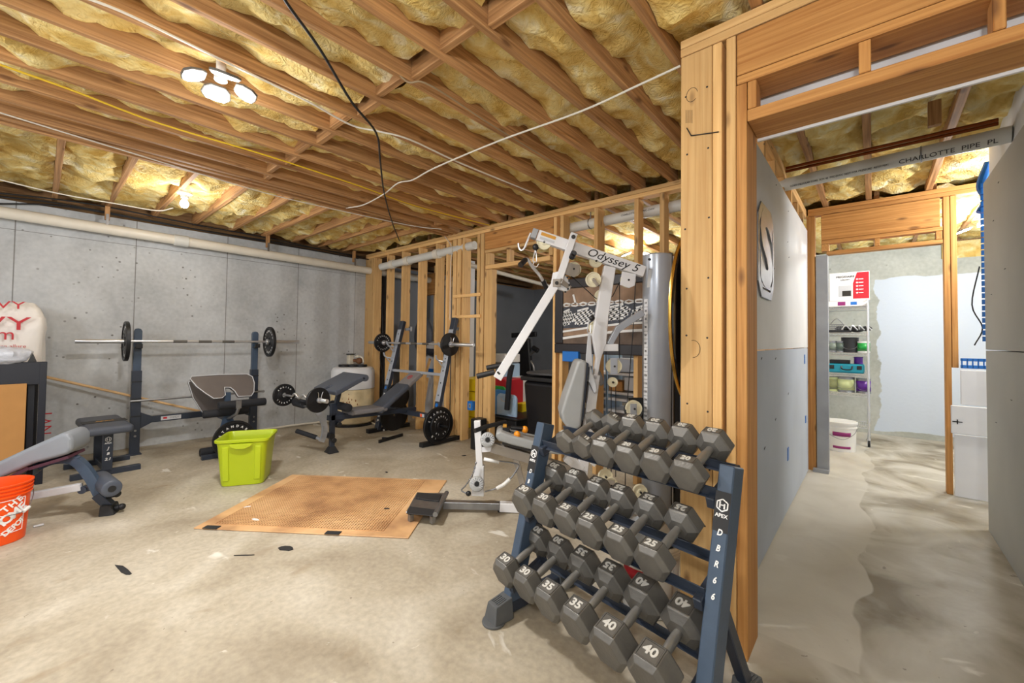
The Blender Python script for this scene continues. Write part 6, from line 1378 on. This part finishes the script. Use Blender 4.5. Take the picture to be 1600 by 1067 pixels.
wire([(892, 431), (932, 467)]); wire([(968, 441), (957, 463), (944, 468)]); wire([(968, 443), (968, 560)]); wire([(993, 440), (989, 520), (980, 628)], -.0); wire([(947, 520), (947, 575), (950, 740)], .04); wire([(962, 590), (962, 745)]); wire([(955, 600), (955, 742)]); wire([(978, 640), (977, 758)])
MB().tube([G(840, 386), G(838, 392), G(837, 398)], .004, 6).build('steel_cable', 'cable', gy)
MB().sphere(G(837, 386), .026).build('stop_ball', 'black_plastic', gy)
b = MB().tube(bez([G(836, 391), G(834, 400), G(833, 408), G(838, 409), G(838, 400), G(837, 392)], 5), .004, 6); b.build('snap_hook', 'chrome', gy)
b = MB().tube(bez([G(835, 408), G(833, 414), G(838, 417), G(842, 412)], 5), .004, 6); b.build('snap_hook', 'chrome', gy)
lb_ = thing('lat_bar', G(836, 418), 'short angled chrome pulldown bar with black grips hanging from the home gym', 'pulldown bar')
MB().tube(bez([G(818, 409, -.08), G(824, 405, -.05), G(832, 417, 0), G(843, 430, .04), G(850, 442, .08), G(853, 449, .10)], 6), .013, 12).build('bar', 'chrome', lb_)
MB().tube([G(813, 414, -.12), G(821, 406, -.07)], .021, 14).build('grip', 'black_plastic', lb_); MB().tube([G(848, 438, .07), G(854, 450, .11)], .019, 14).build('grip', 'black_plastic', lb_)
# side strap with snap hook
MB().sphere(G(925, 497, -.08), .022).build('stop_ball', 'black_plastic', gy)
MB().tube(bez([G(921, 500, -.08), G(919, 508, -.08), G(918, 518, -.08), G(922, 520, -.08), G(923, 508, -.08)], 5), .0045, 6).build('snap_hook', 'chrome', gy)
MB().prism([G(u, v, -.09) for u, v in ((919, 522), (923, 522), (926, 572), (915, 574), (916, 555))], GN*.012).build('hanging_strap', 'lgrey', gy, bevel=.002)
# back pad, seat, arm pads
BP = [G(u, v) for u, v in ((899, 562), (906, 561), (913, 564), (911, 590), (904, 662), (896, 666), (884, 664), (877, 655), (874, 640), (880, 618), (889, 592))]
MB().prism([p-GN*.13 for p in BP], GN*.26, True).build('back_pad', 'grey_pad', gy, bevel=.02, seg=4)
MB().prism([G(u, v, -.12) for u, v in ((914, 565), (920, 568), (912, 655), (905, 663))], GN*.24).build('pad_backing', 'navy', gy, bevel=.004)
MB().prism([G(u, v, -.10) for u, v in ((922, 570), (932, 600), (934, 612), (929, 615), (920, 596))], GN*.06, True).build('arm_cushion', 'lgrey', gy, bevel=.01, seg=3)
MB().prism([G(u, v, .10) for u, v in ((932, 566), (942, 588), (944, 600), (939, 604), (931, 588))], GN*.06, True).build('arm_cushion', 'steel', gy, bevel=.01, seg=3)
bar(G(912, 630), G(938, 660), px(7), .04, 'pad_support', 'gym_beige')
SP = [G(u, v) for u, v in ((776, 672), (782, 669), (800, 676), (850, 688), (876, 692), (880, 698), (874, 705), (850, 702), (800, 690), (780, 684), (775, 678))]
MB().prism([p-GN*.11 for p in SP], GN*.24, True).build('seat_pad', 'grey_pad', gy, bevel=.02, seg=4)
MB().prism([p-GN*.09 for p in (G(785, 686), G(835, 700), G(835, 703), G(785, 690))], GN*.20).build('seat_board', 'hex_dark', gy)
bar(G(768, 698), G(915, 741), px(15), .06, 'seat_beam', 'gym_beige')
bar(G(884, 713), G(909, 733), px(14), .065, 'rear_joint', 'gym_white'); bar(G(884, 712), G(894, 722), px(6), .07, 'rear_joint', 'gym_white'); bar(G(925, 726, -.05), G(936, 712, -.05), px(8), .04, 'lever_tube', 'gym_white')
bar(G(746, 657), G(750, 735), px(10), .055, 'front_leg', 'gym_white')
bar(G(748, 702), G(770, 700), px(8), .05, 'leg_link', 'gym_white')
MB().prism([G(u, v, -.028) for u, v in ((741, 730), (756, 728), (756, 776), (736, 775))], GN*.056).build('leg_plate', 'gym_white', gy, bevel=.004)
bar(G(806, 716), G(821, 775), px(9), .05, 'mid_leg', 'gym_beige')
bar(G(693, 788), G(781, 790), px(11), .055, 'floor_beam', 'steel'); bar(G(781, 791), G(1040, 806), px(13), .06, 'floor_beam', 'gym_white')
MB().cyl(G(780, 797), G(780, 803), .012).cyl(G(780, 800), G(780, 804), .028).build('levelling_knob', 'black_plastic', gy)
def star_roller(u, v, o0, o1, r):
    a_, b_2 = G(u, v, o0), G(u, v, o1); t_ = roller(a_, b_2, r, 'grey_pad', gy); b = MB()
    for k in range(16):
        an = 2*PI*k/16; dr2 = CR*math.cos(an)+UZ*math.sin(an); b.beam(a_+dr2*r*.40-GN*.004, a_+dr2*r*.85-GN*.001, .006, .007, GN, .012, .007)
    b.build('cover_pleats', 'lgrey', t_); MB().cyl(a_-GN*.010, a_+GN*.01, r*.30).build('end_cap', 'black_plastic', t_)
star_roller(762, 687, -.16, .10, .055); star_roller(745, 756, -.16, .12, .055)
MB().tube([G(742, 673, -.10), G(758, 667, -.02), G(790, 659, .10)], .017, 12).build('roller_handle', 'black_plastic', gy)
MB().tube(bez([G(758, 768, -.05), G(777, 762, -.05), G(797, 748, -.05), G(808, 733, -.05), G(810, 726, -.05), G(800, 723, -.05), G(778, 720, -.05), G(756, 717, -.05)], 5), .0055, 8).build('row_handle', 'steel', gy)
MB().tube(bez([G(776, 763, -.05), G(787, 757, -.05), G(797, 748, -.05)], 5), .014, 10).build('handle_sleeve', 'white_plastic', gy); MB().tube([G(756, 717, -.05), G(780, 722, -.05)], .013, 10).build('handle_sleeve', 'white_plastic', gy)
b = MB(); ch = bez([G(744, 722, -.06), G(738, 742, -.06), G(728, 758, -.06), G(721, 766, -.06), G(730, 771, -.06)], 6)
for k in range(len(ch)-1): b.tube([ch[k], ch[k+1]], .004 if k % 2 else .0065, 6)
b.build('chain', 'steel', gy); MB().sphere(G(732, 771, -.06), .02).build('stop_ball', 'black_plastic', gy)
# foot plates of the low row station
z_ = .06; fp4 = [Zp(u, v, z_) for u, v in ((651, 771), (697, 771), (684, 806), (634, 801))]
fpl = MB().prism(fp4, UZ*.006).build('foot_plate', 'steel', gy, bevel=.002)
for q4 in (((652, 770), (690, 773), (686, 784), (649, 779)), ((640, 792), (680, 797), (677, 807), (635, 803))): MB().prism([Zp(u, v, z_+.008) for u, v in q4], UZ*.006).build('tread_mat', 'rubber', fpl, bevel=.002)
MB().cyl(Zp(698, 770, .085), Zp(680, 804, .085), .018, n=16).build('roller_tube', 'steel', gy)
for (u, v) in ((690, 778), (676, 806), (652, 776), (642, 803)): p = Zp(u, v, z_); MB().box((p.x-.015, p.y-.015, .012), (p.x+.015, p.y+.015, z_)).build('plate_foot', 'steel', gy)
# weight tower
tb_, tt_ = G(1025, 830, .10), G(1025, 399, .10); TR = .108; zt_ = tt_.z; tc_ = Vector((tb_.x, tb_.y, 0))
b = MB(); n = 40; rows = []
for z in (.03, zt_-.01, zt_):
    rows.append([b.b.verts.new((tc_.x+TR*math.cos(a), tc_.y+TR*math.sin(a), z)) for a in [math.atan2(-GN.y, -GN.x)-PI*.62+PI*1.24*k/n for k in range(n+1)]])
for i in range(2):
    for k in range(n): b._f([rows[i][k], rows[i][k+1], rows[i+1][k+1], rows[i+1][k]], True)
sh = b.build('tower_shroud', 'silver', gy, norm=False); md_2 = sh.modifiers.new('s', 'SOLIDIFY'); md_2.thickness = .004; md_2.offset = 0
MB().box((tc_.x+GN.x*.02-.07, tc_.y-.055, zt_-.03), (tc_.x+.07, tc_.y+.075, zt_-.012)).build('tower_top', 'gym_white', gy)
a0_ = math.atan2(-GN.y, -GN.x)
def sh_p(a, z, o=.0035): return Vector((tc_.x+(TR+o)*math.cos(a0_+a), tc_.y+(TR+o)*math.sin(a0_+a), z))
zl0, zl1 = G(1005, 658).z, G(1005, 466).z; N_ = 15; b = MB(); 
b.prism([sh_p(-.98, zl0), sh_p(-1.34, zl0), sh_p(-1.34, zl1), sh_p(-.98, zl1)], (sh_p(-1.1, 0, .0045)-sh_p(-1.1, 0, .0035))); ls = b.build('weight_label_strip', 'paper', sh)
b = MB()
for k in range(N_):
    z = zl1-(zl1-zl0)*(k+.5)/N_; a = -1.16; xd = Vector((-math.sin(a0_+a), math.cos(a0_+a), 0)); b.text(str(10*(k+1)), sh_p(a, z, .006), xd, UZ, .024, .001); b.beam(sh_p(-.98, z-(zl1-zl0)/N_/2, .005), sh_p(-1.34, z-(zl1-zl0)/N_/2, .0055), .002, .002, UZ)
b.build('label_numbers', 'ink_k', ls)
b = MB(); 
for k in range(5): a = -.95+.05*k; b.tube([sh_p(a-.10, G(1005, 448).z, .003), sh_p(a, G(1005, 430).z, .003), sh_p(a+.05, G(1005, 420).z, .003)], .0022, 5)
b.build('tower_emblem', 'ink_w', sh)
MB().cyl(sh_p(-.85, G(1008, 404).z, .0), sh_p(-.85, G(1008, 404).z, .01), .010).build('tower_bolt', 'hex_dark', sh)
MB().box((tc_.x-.012+CR.x*.115, tc_.y-.012+CR.y*.115, .03), (tc_.x+.008+CR.x*.115, tc_.y+.012+CR.y*.115, zt_+.02)).build('tower_edge_strip', 'black_plastic', gy)
bar(G(1046, 406, .14), G(1057, 406, .14), px(11), .05, 'top_bracket', 'gym_white')
MB().beam(G(1056.5, 418, .16), G(1056.5, 830, .16), .05, .045, GN).build('rear_upright', 'black_plastic', gy, bevel=.003)
MB().cyl(G(1050, 418, .14), G(1050, 820, .14), .010, n=14).build('guide_rod', 'chrome', gy)
b = MB(); q0 = G(1048, 820, .10)
st_ = thing('weight_stack', (q0.x, q0.y, 0), 'black weight stack with gold numbers at the foot of the silver tower', 'weight stack') if False else None
for k in range(12):
    c = tc_+CR*.045-GN*(-.10)+UZ*(.12+.036*k); o = MB().obox(c+CR*.06, CR, GN, UZ, .26, .11, .031).build('stack_plate', 'iron', gy, bevel=.002)
    MB().text(str(10*(k+1)), c+CR*.155-GN*.056, CR, UZ, .026, .001, bold=.02).build('gold_number', 'gold', o)
# small tool with orange wheels on the seat
q = G(800, 674); tl = thing('toy_tool', q, 'brass and black gadget with two orange balls lying on the home gym seat', 'gadget')
MB().obox(G(791, 672), CR, GN, UZ, .055, .06, .05).build('block', 'iron', tl, bevel=.006); MB().obox(G(789, 665), CR, GN, UZ, .03, .05, .02).build('brass_top', 'gold', tl, bevel=.003)
MB().cyl(G(795, 674), G(806, 679, -.04), .010).cyl(G(798, 668), G(820, 670), .016).build('rod', 'iron', tl)
for q4 in ((808, 679, -.06), (820, 671, 0)): MB().sphere(G(*q4), .028, 16, 12, (1, .8, 1)).build('orange_ball', mat('amber', srgb(226, 140, 20), .35), tl)

# ================================================================== FRAMED PICTURE AND BACK ROOM THINGS
YPp = YF-.03
FRM = mat('dark_frame', srgb(34, 28, 30), .35)
def pic():
    x0, x1 = Yp(869, 500, YPp).x, Yp(1040, 500, YPp).x; z0, z1 = Yp(869, 551, YPp).z, Yp(869, 446, YPp).z; z1 = max(z1, Yp(1000, 425, YPp).z)
    t = thing('framed_picture', ((x0+x1)/2, YPp, z0), 'large dark framed picture of white lattice shapes leaning on the far studs', 'framed picture'); fw = .10
    for nm, a in (('left', (x0, x0+fw, z0+fw, z1-fw)), ('right', (x1-fw, x1, z0+fw, z1-fw)), ('bottom', (x0, x1, z0, z0+fw)), ('top', (x0, x1, z1-fw, z1))): MB().box((a[0], YPp-.03, a[2]), (a[1], YPp+.0, a[3])).build('frame_rail', FRM, t, bevel=.008, seg=2)
    a0, a1, c0, c1 = x0+fw-.005, x1-fw+.005, z0+fw-.005, z1-fw+.005; W_, H_ = a1-a0, c1-c0
    cv = MB().box((a0, YPp-.014, c0), (a1, YPp-.006, c1)).build('canvas', mat('weathered_boards', srgb(150, 122, 98), .7, 0, .35, 5), t)
    f = lambda x, z: (a0+W_*x, YPp-.0155, c0+H_*z)
    MB().prism([f(0, .28), f(1, .34), f(1, .70), f(0, .66)], (0, .001, 0)).build('dark_band', mat('slate_paint', srgb(62, 66, 76), .6, 0, .15, 20), cv)
    MB().prism([f(0, 0), f(1, 0), f(1, .25), f(0, .14)], (0, .0005, 0)).build('brown_band', mat('umber_paint', srgb(96, 78, 64), .6, 0, .3, 12), cv)
    g = lambda x, z: (a0+W_*x, YPp-.018, c0+H_*z); b = MB()
    for (x, z, rx, rz2) in ((.05, .46, .07, .17), (.25, .47, .12, .17), (.62, .52, .14, .15), (.88, .50, .1, .14)):
        for k in range(5):
            s = (k-2)/2.4; hh = math.sqrt(max(0, 1-s*s)); b.beam(g(x+s*rx-.4*rx*hh, z-rz2*hh*.8), g(x+s*rx+.4*rx*hh, z+rz2*hh*.8), .002, .018, (0, 1, 0)); b.beam(g(x-rx*hh, z+s*rz2*.8), g(x+rx*hh, z+s*rz2*.9+.03), .002, .020, (0, 1, 0))
    for (z_a, z_b, th_) in ((.22, .36, .020), (.10, .24, .024)): 
        P = [g(k/10, z_a+(z_b-z_a)*math.sin(k/10*PI/2)) for k in range(11)]
        for p, q in zip(P[:-1], P[1:]): b.beam(p, q, .002, th_, (0, 1, 0))
    P = [g(k/24, .70+.03*math.sin(k*1.3)) for k in range(25)]
    for p, q in zip(P[:-1], P[1:]): b.beam(p, q, .002, .016, (0, 1, 0))
    P = [g(k/24, .70-.03*math.sin(k*1.3)) for k in range(25)]
    for p, q in zip(P[:-1], P[1:]): b.beam(p, q, .002, .010, (0, 1, 0))
    b.beam(g(.16, .72), g(.13, .88), .002, .022, (0, 1, 0))
    b.build('white_lattice', 'white_plastic', cv)
pic()
def bx(nm, u0, u1, v0, v1, y, dep, m, label, cat, bevel=.01, z0=None):
    x0, x1 = Yp(u0, 600, y).x, Yp(u1, 600, y).x; za, zb2 = Yp((u0+u1)/2, v1, y).z, Yp((u0+u1)/2, v0, y).z
    if z0 is not None: za = z0
    return tag(MB().box((x0, y, za), (x1, y+dep, zb2)).build(nm, m, bevel=bevel), label, cat)
bx('blue_level_case', 878, 903, 549, 565, YPp-.06, .05, 'blue', 'bright blue box fixed below the left corner of the framed picture', 'blue box', .004)
for i, (u, v) in enumerate(((615, 640), (734, 634))):
    p = Yp(u, v, YF-.035); tag(MB().m(0).box((p.x-.045, p.y, p.z-.055), (p.x+.045, p.y+.07, p.z+.055)).m(1).box((p.x-.02, p.y-.003, p.z-.03), (p.x+.02, p.y, p.z+.03)).m(2).box((p.x-.006, p.y-.005, p.z-.012), (p.x+.006, p.y-.002, p.z+.012)).build('switch_box', ['blue', 'galv', 'ink_k'], bevel=.004), 'blue electrical box on a stud, %s' % ('behind the incline pad' if i == 0 else 'right of the large stored plate'), 'outlet box')
# yellow crate stack behind studs
for k in range(4): bx('yellow_crate', 716, 752, 592+k*20, 611+k*20, 4.25, .4, 'yellow', 'yellow plastic crate behind the studs, %s of a stack of four' % ('topmost', 'second', 'third', 'lowest')[k], 'crate', .008, None if k < 3 else 0.)
# stack of lidded totes through the doorway
Yt = 4.15
t = tag(MB().box((Yp(765, 600, Yt).x, Yt+.25, 0), (Yp(812, 600, Yt).x, Yt+.65, Yp(780, 650, Yt).z)).build('black_tote', 'black_plastic', bevel=.015), 'black tote under the coloured lids in the far doorway', 'tote')
def lid(u0, u1, v0, v1, y, m, label, face=None):
    x0, x1 = Yp(u0, 620, y).x, Yp(u1, 620, y).x; z0, z1 = Yp((u0+u1)/2, v1, y).z, Yp((u0+u1)/2, v0, y).z; c = .05
    t = thing('tote_lid', ((x0+x1)/2, y, z0), label, 'tote lid')
    P = [(x0, y, z0), (x1, y, z0), (x1, y, z1-c), (x1-c*.4, y, z1-c*.3), (x1-c, y, z1), (x0+c, y, z1), (x0+c*.4, y, z1-c*.3), (x0, y, z1-c)]
    MB().prism(P, (0, .03, 0)).build('lid_shell', m, t, bevel=.008, seg=2)
    Pi = [((x0+x1)/2+(p[0]-(x0+x1)/2)*.8, y-.006, (z0+z1)/2+(p[2]-(z0+z1)/2)*.85) for p in P]; MB().prism(Pi, (0, .01, 0)).build('raised_field', m, t, bevel=.004)
    if face:
        zc_ = z1-(z1-z0)*.22; w_ = (x1-x0); MB().tube(bez([((x0+x1)/2-w_*.25, y-.012, zc_), ((x0+x1)/2-w_*.15, y-.012, zc_-.03), ((x0+x1)/2+w_*.15, y-.012, zc_-.03), ((x0+x1)/2+w_*.25, y-.012, zc_)], 5), .008, 8).build('finger_grip', 'lgrey', t)
bx('red_tote', 763, 790, 592, 604, Yt+.2, .4, 'red', 'red tote behind the green lid in the far doorway', 'tote', .012, 0.)
lid(767, 789, 603, 650, Yt+.05, 'green', 'green tote lid standing on edge, rearmost in the far doorway'); lid(771, 794, 609, 650, Yt, 'mblue', 'blue tote lid standing between the green and pale ones'); lid(776, 807, 616, 650, Yt-.06, 'lblue', 'pale blue tote lid standing frontmost in the far doorway', True)
tag(MB().box((Yp(766, 650, Yt-.12).x, Yt-.14, Yp(790, 652, Yt-.1).z-.02), (Yp(809, 650, Yt-.12).x, Yt+.24, Yp(790, 652, Yt-.1).z)).box((Yp(768, 650, Yt-.12).x, Yt-.12, 0), (Yp(806, 650, Yt-.12).x, Yt+.2, Yp(790, 652, Yt-.1).z-.02)).build('black_storage_bin', 'black_plastic', bevel=.01), 'black storage bin carrying the coloured lids', 'bin')
bx('yellow_bin', 806, 816, 630, 648, 4.6, .4, 'yellow', 'yellow bin between the pale blue lid and the black rubbish bin', 'bin', .01, 0.)
# black rubbish bin with folded bag
yb_ = 3.98; x0, x1 = Yp(815, 640, yb_).x, Yp(883, 640, yb_).x; zt_ = Yp(850, 590, yb_).z; rc_ = Vector(((x0+x1)/2, yb_+.32, 0)); t = thing('rubbish_bin', rc_, 'big black plastic bin with lid standing behind the home gym', 'rubbish bin')
w_ = (x1-x0)/2
b = MB(); 
b.hull8([(rc_.x-w_*.86, rc_.y-w_*.8, 0), (rc_.x+w_*.86, rc_.y-w_*.8, 0), (rc_.x+w_*.86, rc_.y+w_*.8, 0), (rc_.x-w_*.86, rc_.y+w_*.8, 0), (rc_.x-w_, rc_.y-w_*.95, zt_-.06), (rc_.x+w_, rc_.y-w_*.95, zt_-.06), (rc_.x+w_, rc_.y+w_*.95, zt_-.06), (rc_.x-w_, rc_.y+w_*.95, zt_-.06)]).build('bin_body', mat('gloss_black', srgb(26, 26, 30), .25), t, bevel=.05, seg=4)
MB().obox((rc_.x, rc_.y, zt_-.03), (1, 0, 0), (0, 1, 0), UZ, w_*2.12, w_*2.05, .05).build('bin_lid', 'black_plastic', t, bevel=.012, seg=2)
o = crumple((rc_.x-.02, rc_.y, zt_+.035), w_*2.0, w_*1.9, .05, mat('grey_film', srgb(74, 76, 80), .3, bump=.4, bscale=12), 'folded_sheet', .025, 6, 4., 4.); tag(o, 'dark grey plastic sheet folded on the lid of the black bin', 'plastic sheet')
# rowing or elliptical machine far behind
ym = 6.6; t = thing('exercise_machine', (Yp(828, 600, ym).x, ym, 0), 'black exercise machine with curved grey handle deep in the back room', 'exercise machine')
gm = lambda u, v, o=0: Yp(u, v, ym+o)
MB().beam(gm(826, 640), gm(818, 530), .32, .10, (1, 0, 0)).build('column', 'black_plastic', t, bevel=.02); MB().beam(gm(800, 524), gm(838, 522), .06, .10, (0, 1, 0)).build('console', 'black_plastic', t, bevel=.01)
MB().tube(bez([gm(832, 600), gm(834, 575), gm(827, 560), gm(830, 552), gm(840, 545)], 6), .03, 12).build('moving_handle', 'steel', t); MB().cyl(gm(833, 543), gm(840, 548), .05).build('hand_grip', 'black_plastic', t)
MB().cyl(gm(824, 670), gm(824, 640), .16).box((gm(824, 650).x-.3, ym-.5, 0), (gm(824, 650).x+.3, ym+.5, .12)).build('drive_housing', 'black_plastic', t)
ys = 4.0; tag(MB().tube(bez([Yp(800, 570, ys), Yp(796, 590, ys), Yp(794, 615, ys), Yp(792, 640, ys)], 5), .035, 10, rads=None).build('black_strap', 'foam'), 'thick black strap hanging down in front of the pale blue lid', 'strap')
# white plastic shelf and boxes between the doorway studs
for i, (v0, v1) in enumerate(((553, 566), (568, 590))):
    bx('white_container', 764, 789, v0, v1, 5.3, .4, 'white_plastic' if i == 0 else 'lblue', ('white box' if i == 0 else 'translucent pale box') + ' seen through the far doorway on the left', 'container', .01)
bx('storage_chest', 760, 800, 590, 594, 5.2, .6, 'gym_white', 'white chest under pale boxes beyond the doorway', 'chest', .006, 0.)
# glass fronted white shelving behind the framed picture
yq = 4.9; t = thing('white_shelving', (Yp(960, 600, yq).x, yq, 0), 'pale shelving with clutter behind the studs under the framed picture', 'shelving unit')
for v in (582, 612, 622, 640, 700): MB().box((Yp(925, v, yq).x, yq, Yp(960, v+4, yq).z), (Yp(1060, v, yq).x, yq+.4, Yp(960, v, yq).z)).build('shelf_board', 'gym_white', t, bevel=.003)
for u in (925, 947, 1002, 1060): MB().box((Yp(u, 600, yq).x, yq-.01, 0), (Yp(u+3, 600, yq).x, yq+.41, Yp(u, 553, yq).z)).build('upright', 'lblue', t, bevel=.003)
for i, (u0, u1, v0, v1, m, lab) in enumerate(((950, 972, 596, 611, 'cardboard', 'brown carton on the upper board of the pale shelving'), (975, 998, 590, 611, 'lgrey', 'grey box beside the brown carton on the pale shelving'), (952, 990, 645, 698, 'vinyl_b', 'taupe bundle on the lower board of the pale shelving'), (1005, 1045, 560, 581, 'lblue', 'pale blue box at the top of the pale shelving'), (945, 985, 560, 581, 'silver', 'silver box at the top left of the pale shelving'))):
    bx('storage_box', u0, u1, v0, v1, yq+.03, .3, m, lab, 'box', .008)
# grey oval seat back seen between the left studs
ye = 4.35; q = Yp(654, 530, ye); t = thing('grey_chair', (q.x, ye, 0), 'grey and white bucket chair glimpsed between the far studs', 'chair')
b = MB(); b.sphere((q.x, ye+.1, q.z+.05), .28, 24, 16, (.9, .28, 1.25)); b.build('seat_back', 'vinyl_d', t); MB().sphere((q.x+.34, ye+.2, q.z-.14), .23, 20, 12, (1.2, .9, .55)).build('seat', 'lgrey', t); MB().sphere((q.x+.33, ye+.18, q.z-.20), .225, 20, 12, (1.2, .9, .5)).build('cushion', 'navy', t); MB().cyl((q.x+.2, ye+.2, 0), (q.x+.2, ye+.2, q.z-.22), .05).build('pedestal', 'steel', t)
bx('white_bin', 664, 678, 552, 590, 4.5, .35, 'lgrey', 'pale grey bin between studs left of the right upright', 'bin', .01, 0.)
bx('blue_box', 665, 676, 576, 583, 4.45, .04, 'blue', 'blue strip on the pale bin between the studs', 'box', .004)
# leaning boards between the studs
for i, (a_, b_2) in enumerate((((655, 675, 4.0), (668, 590, 4.2)), ((640, 675, 4.1), (672, 560, 4.25)))):
    tag(MB().beam(Yp(*a_), Yp(*b_2), .05, .02, (1, 0, 0)).build('leaning_lath', WOOD[2]), 'thin wood lath leaning behind the studs, %s one' % ('right' if i == 0 else 'left'), 'lath')
bx('black_case', 736, 748, 655, 690, YF-.2, .15, 'black_plastic', 'black upright case on the floor below the right blue electrical box', 'case', .008, 0.)
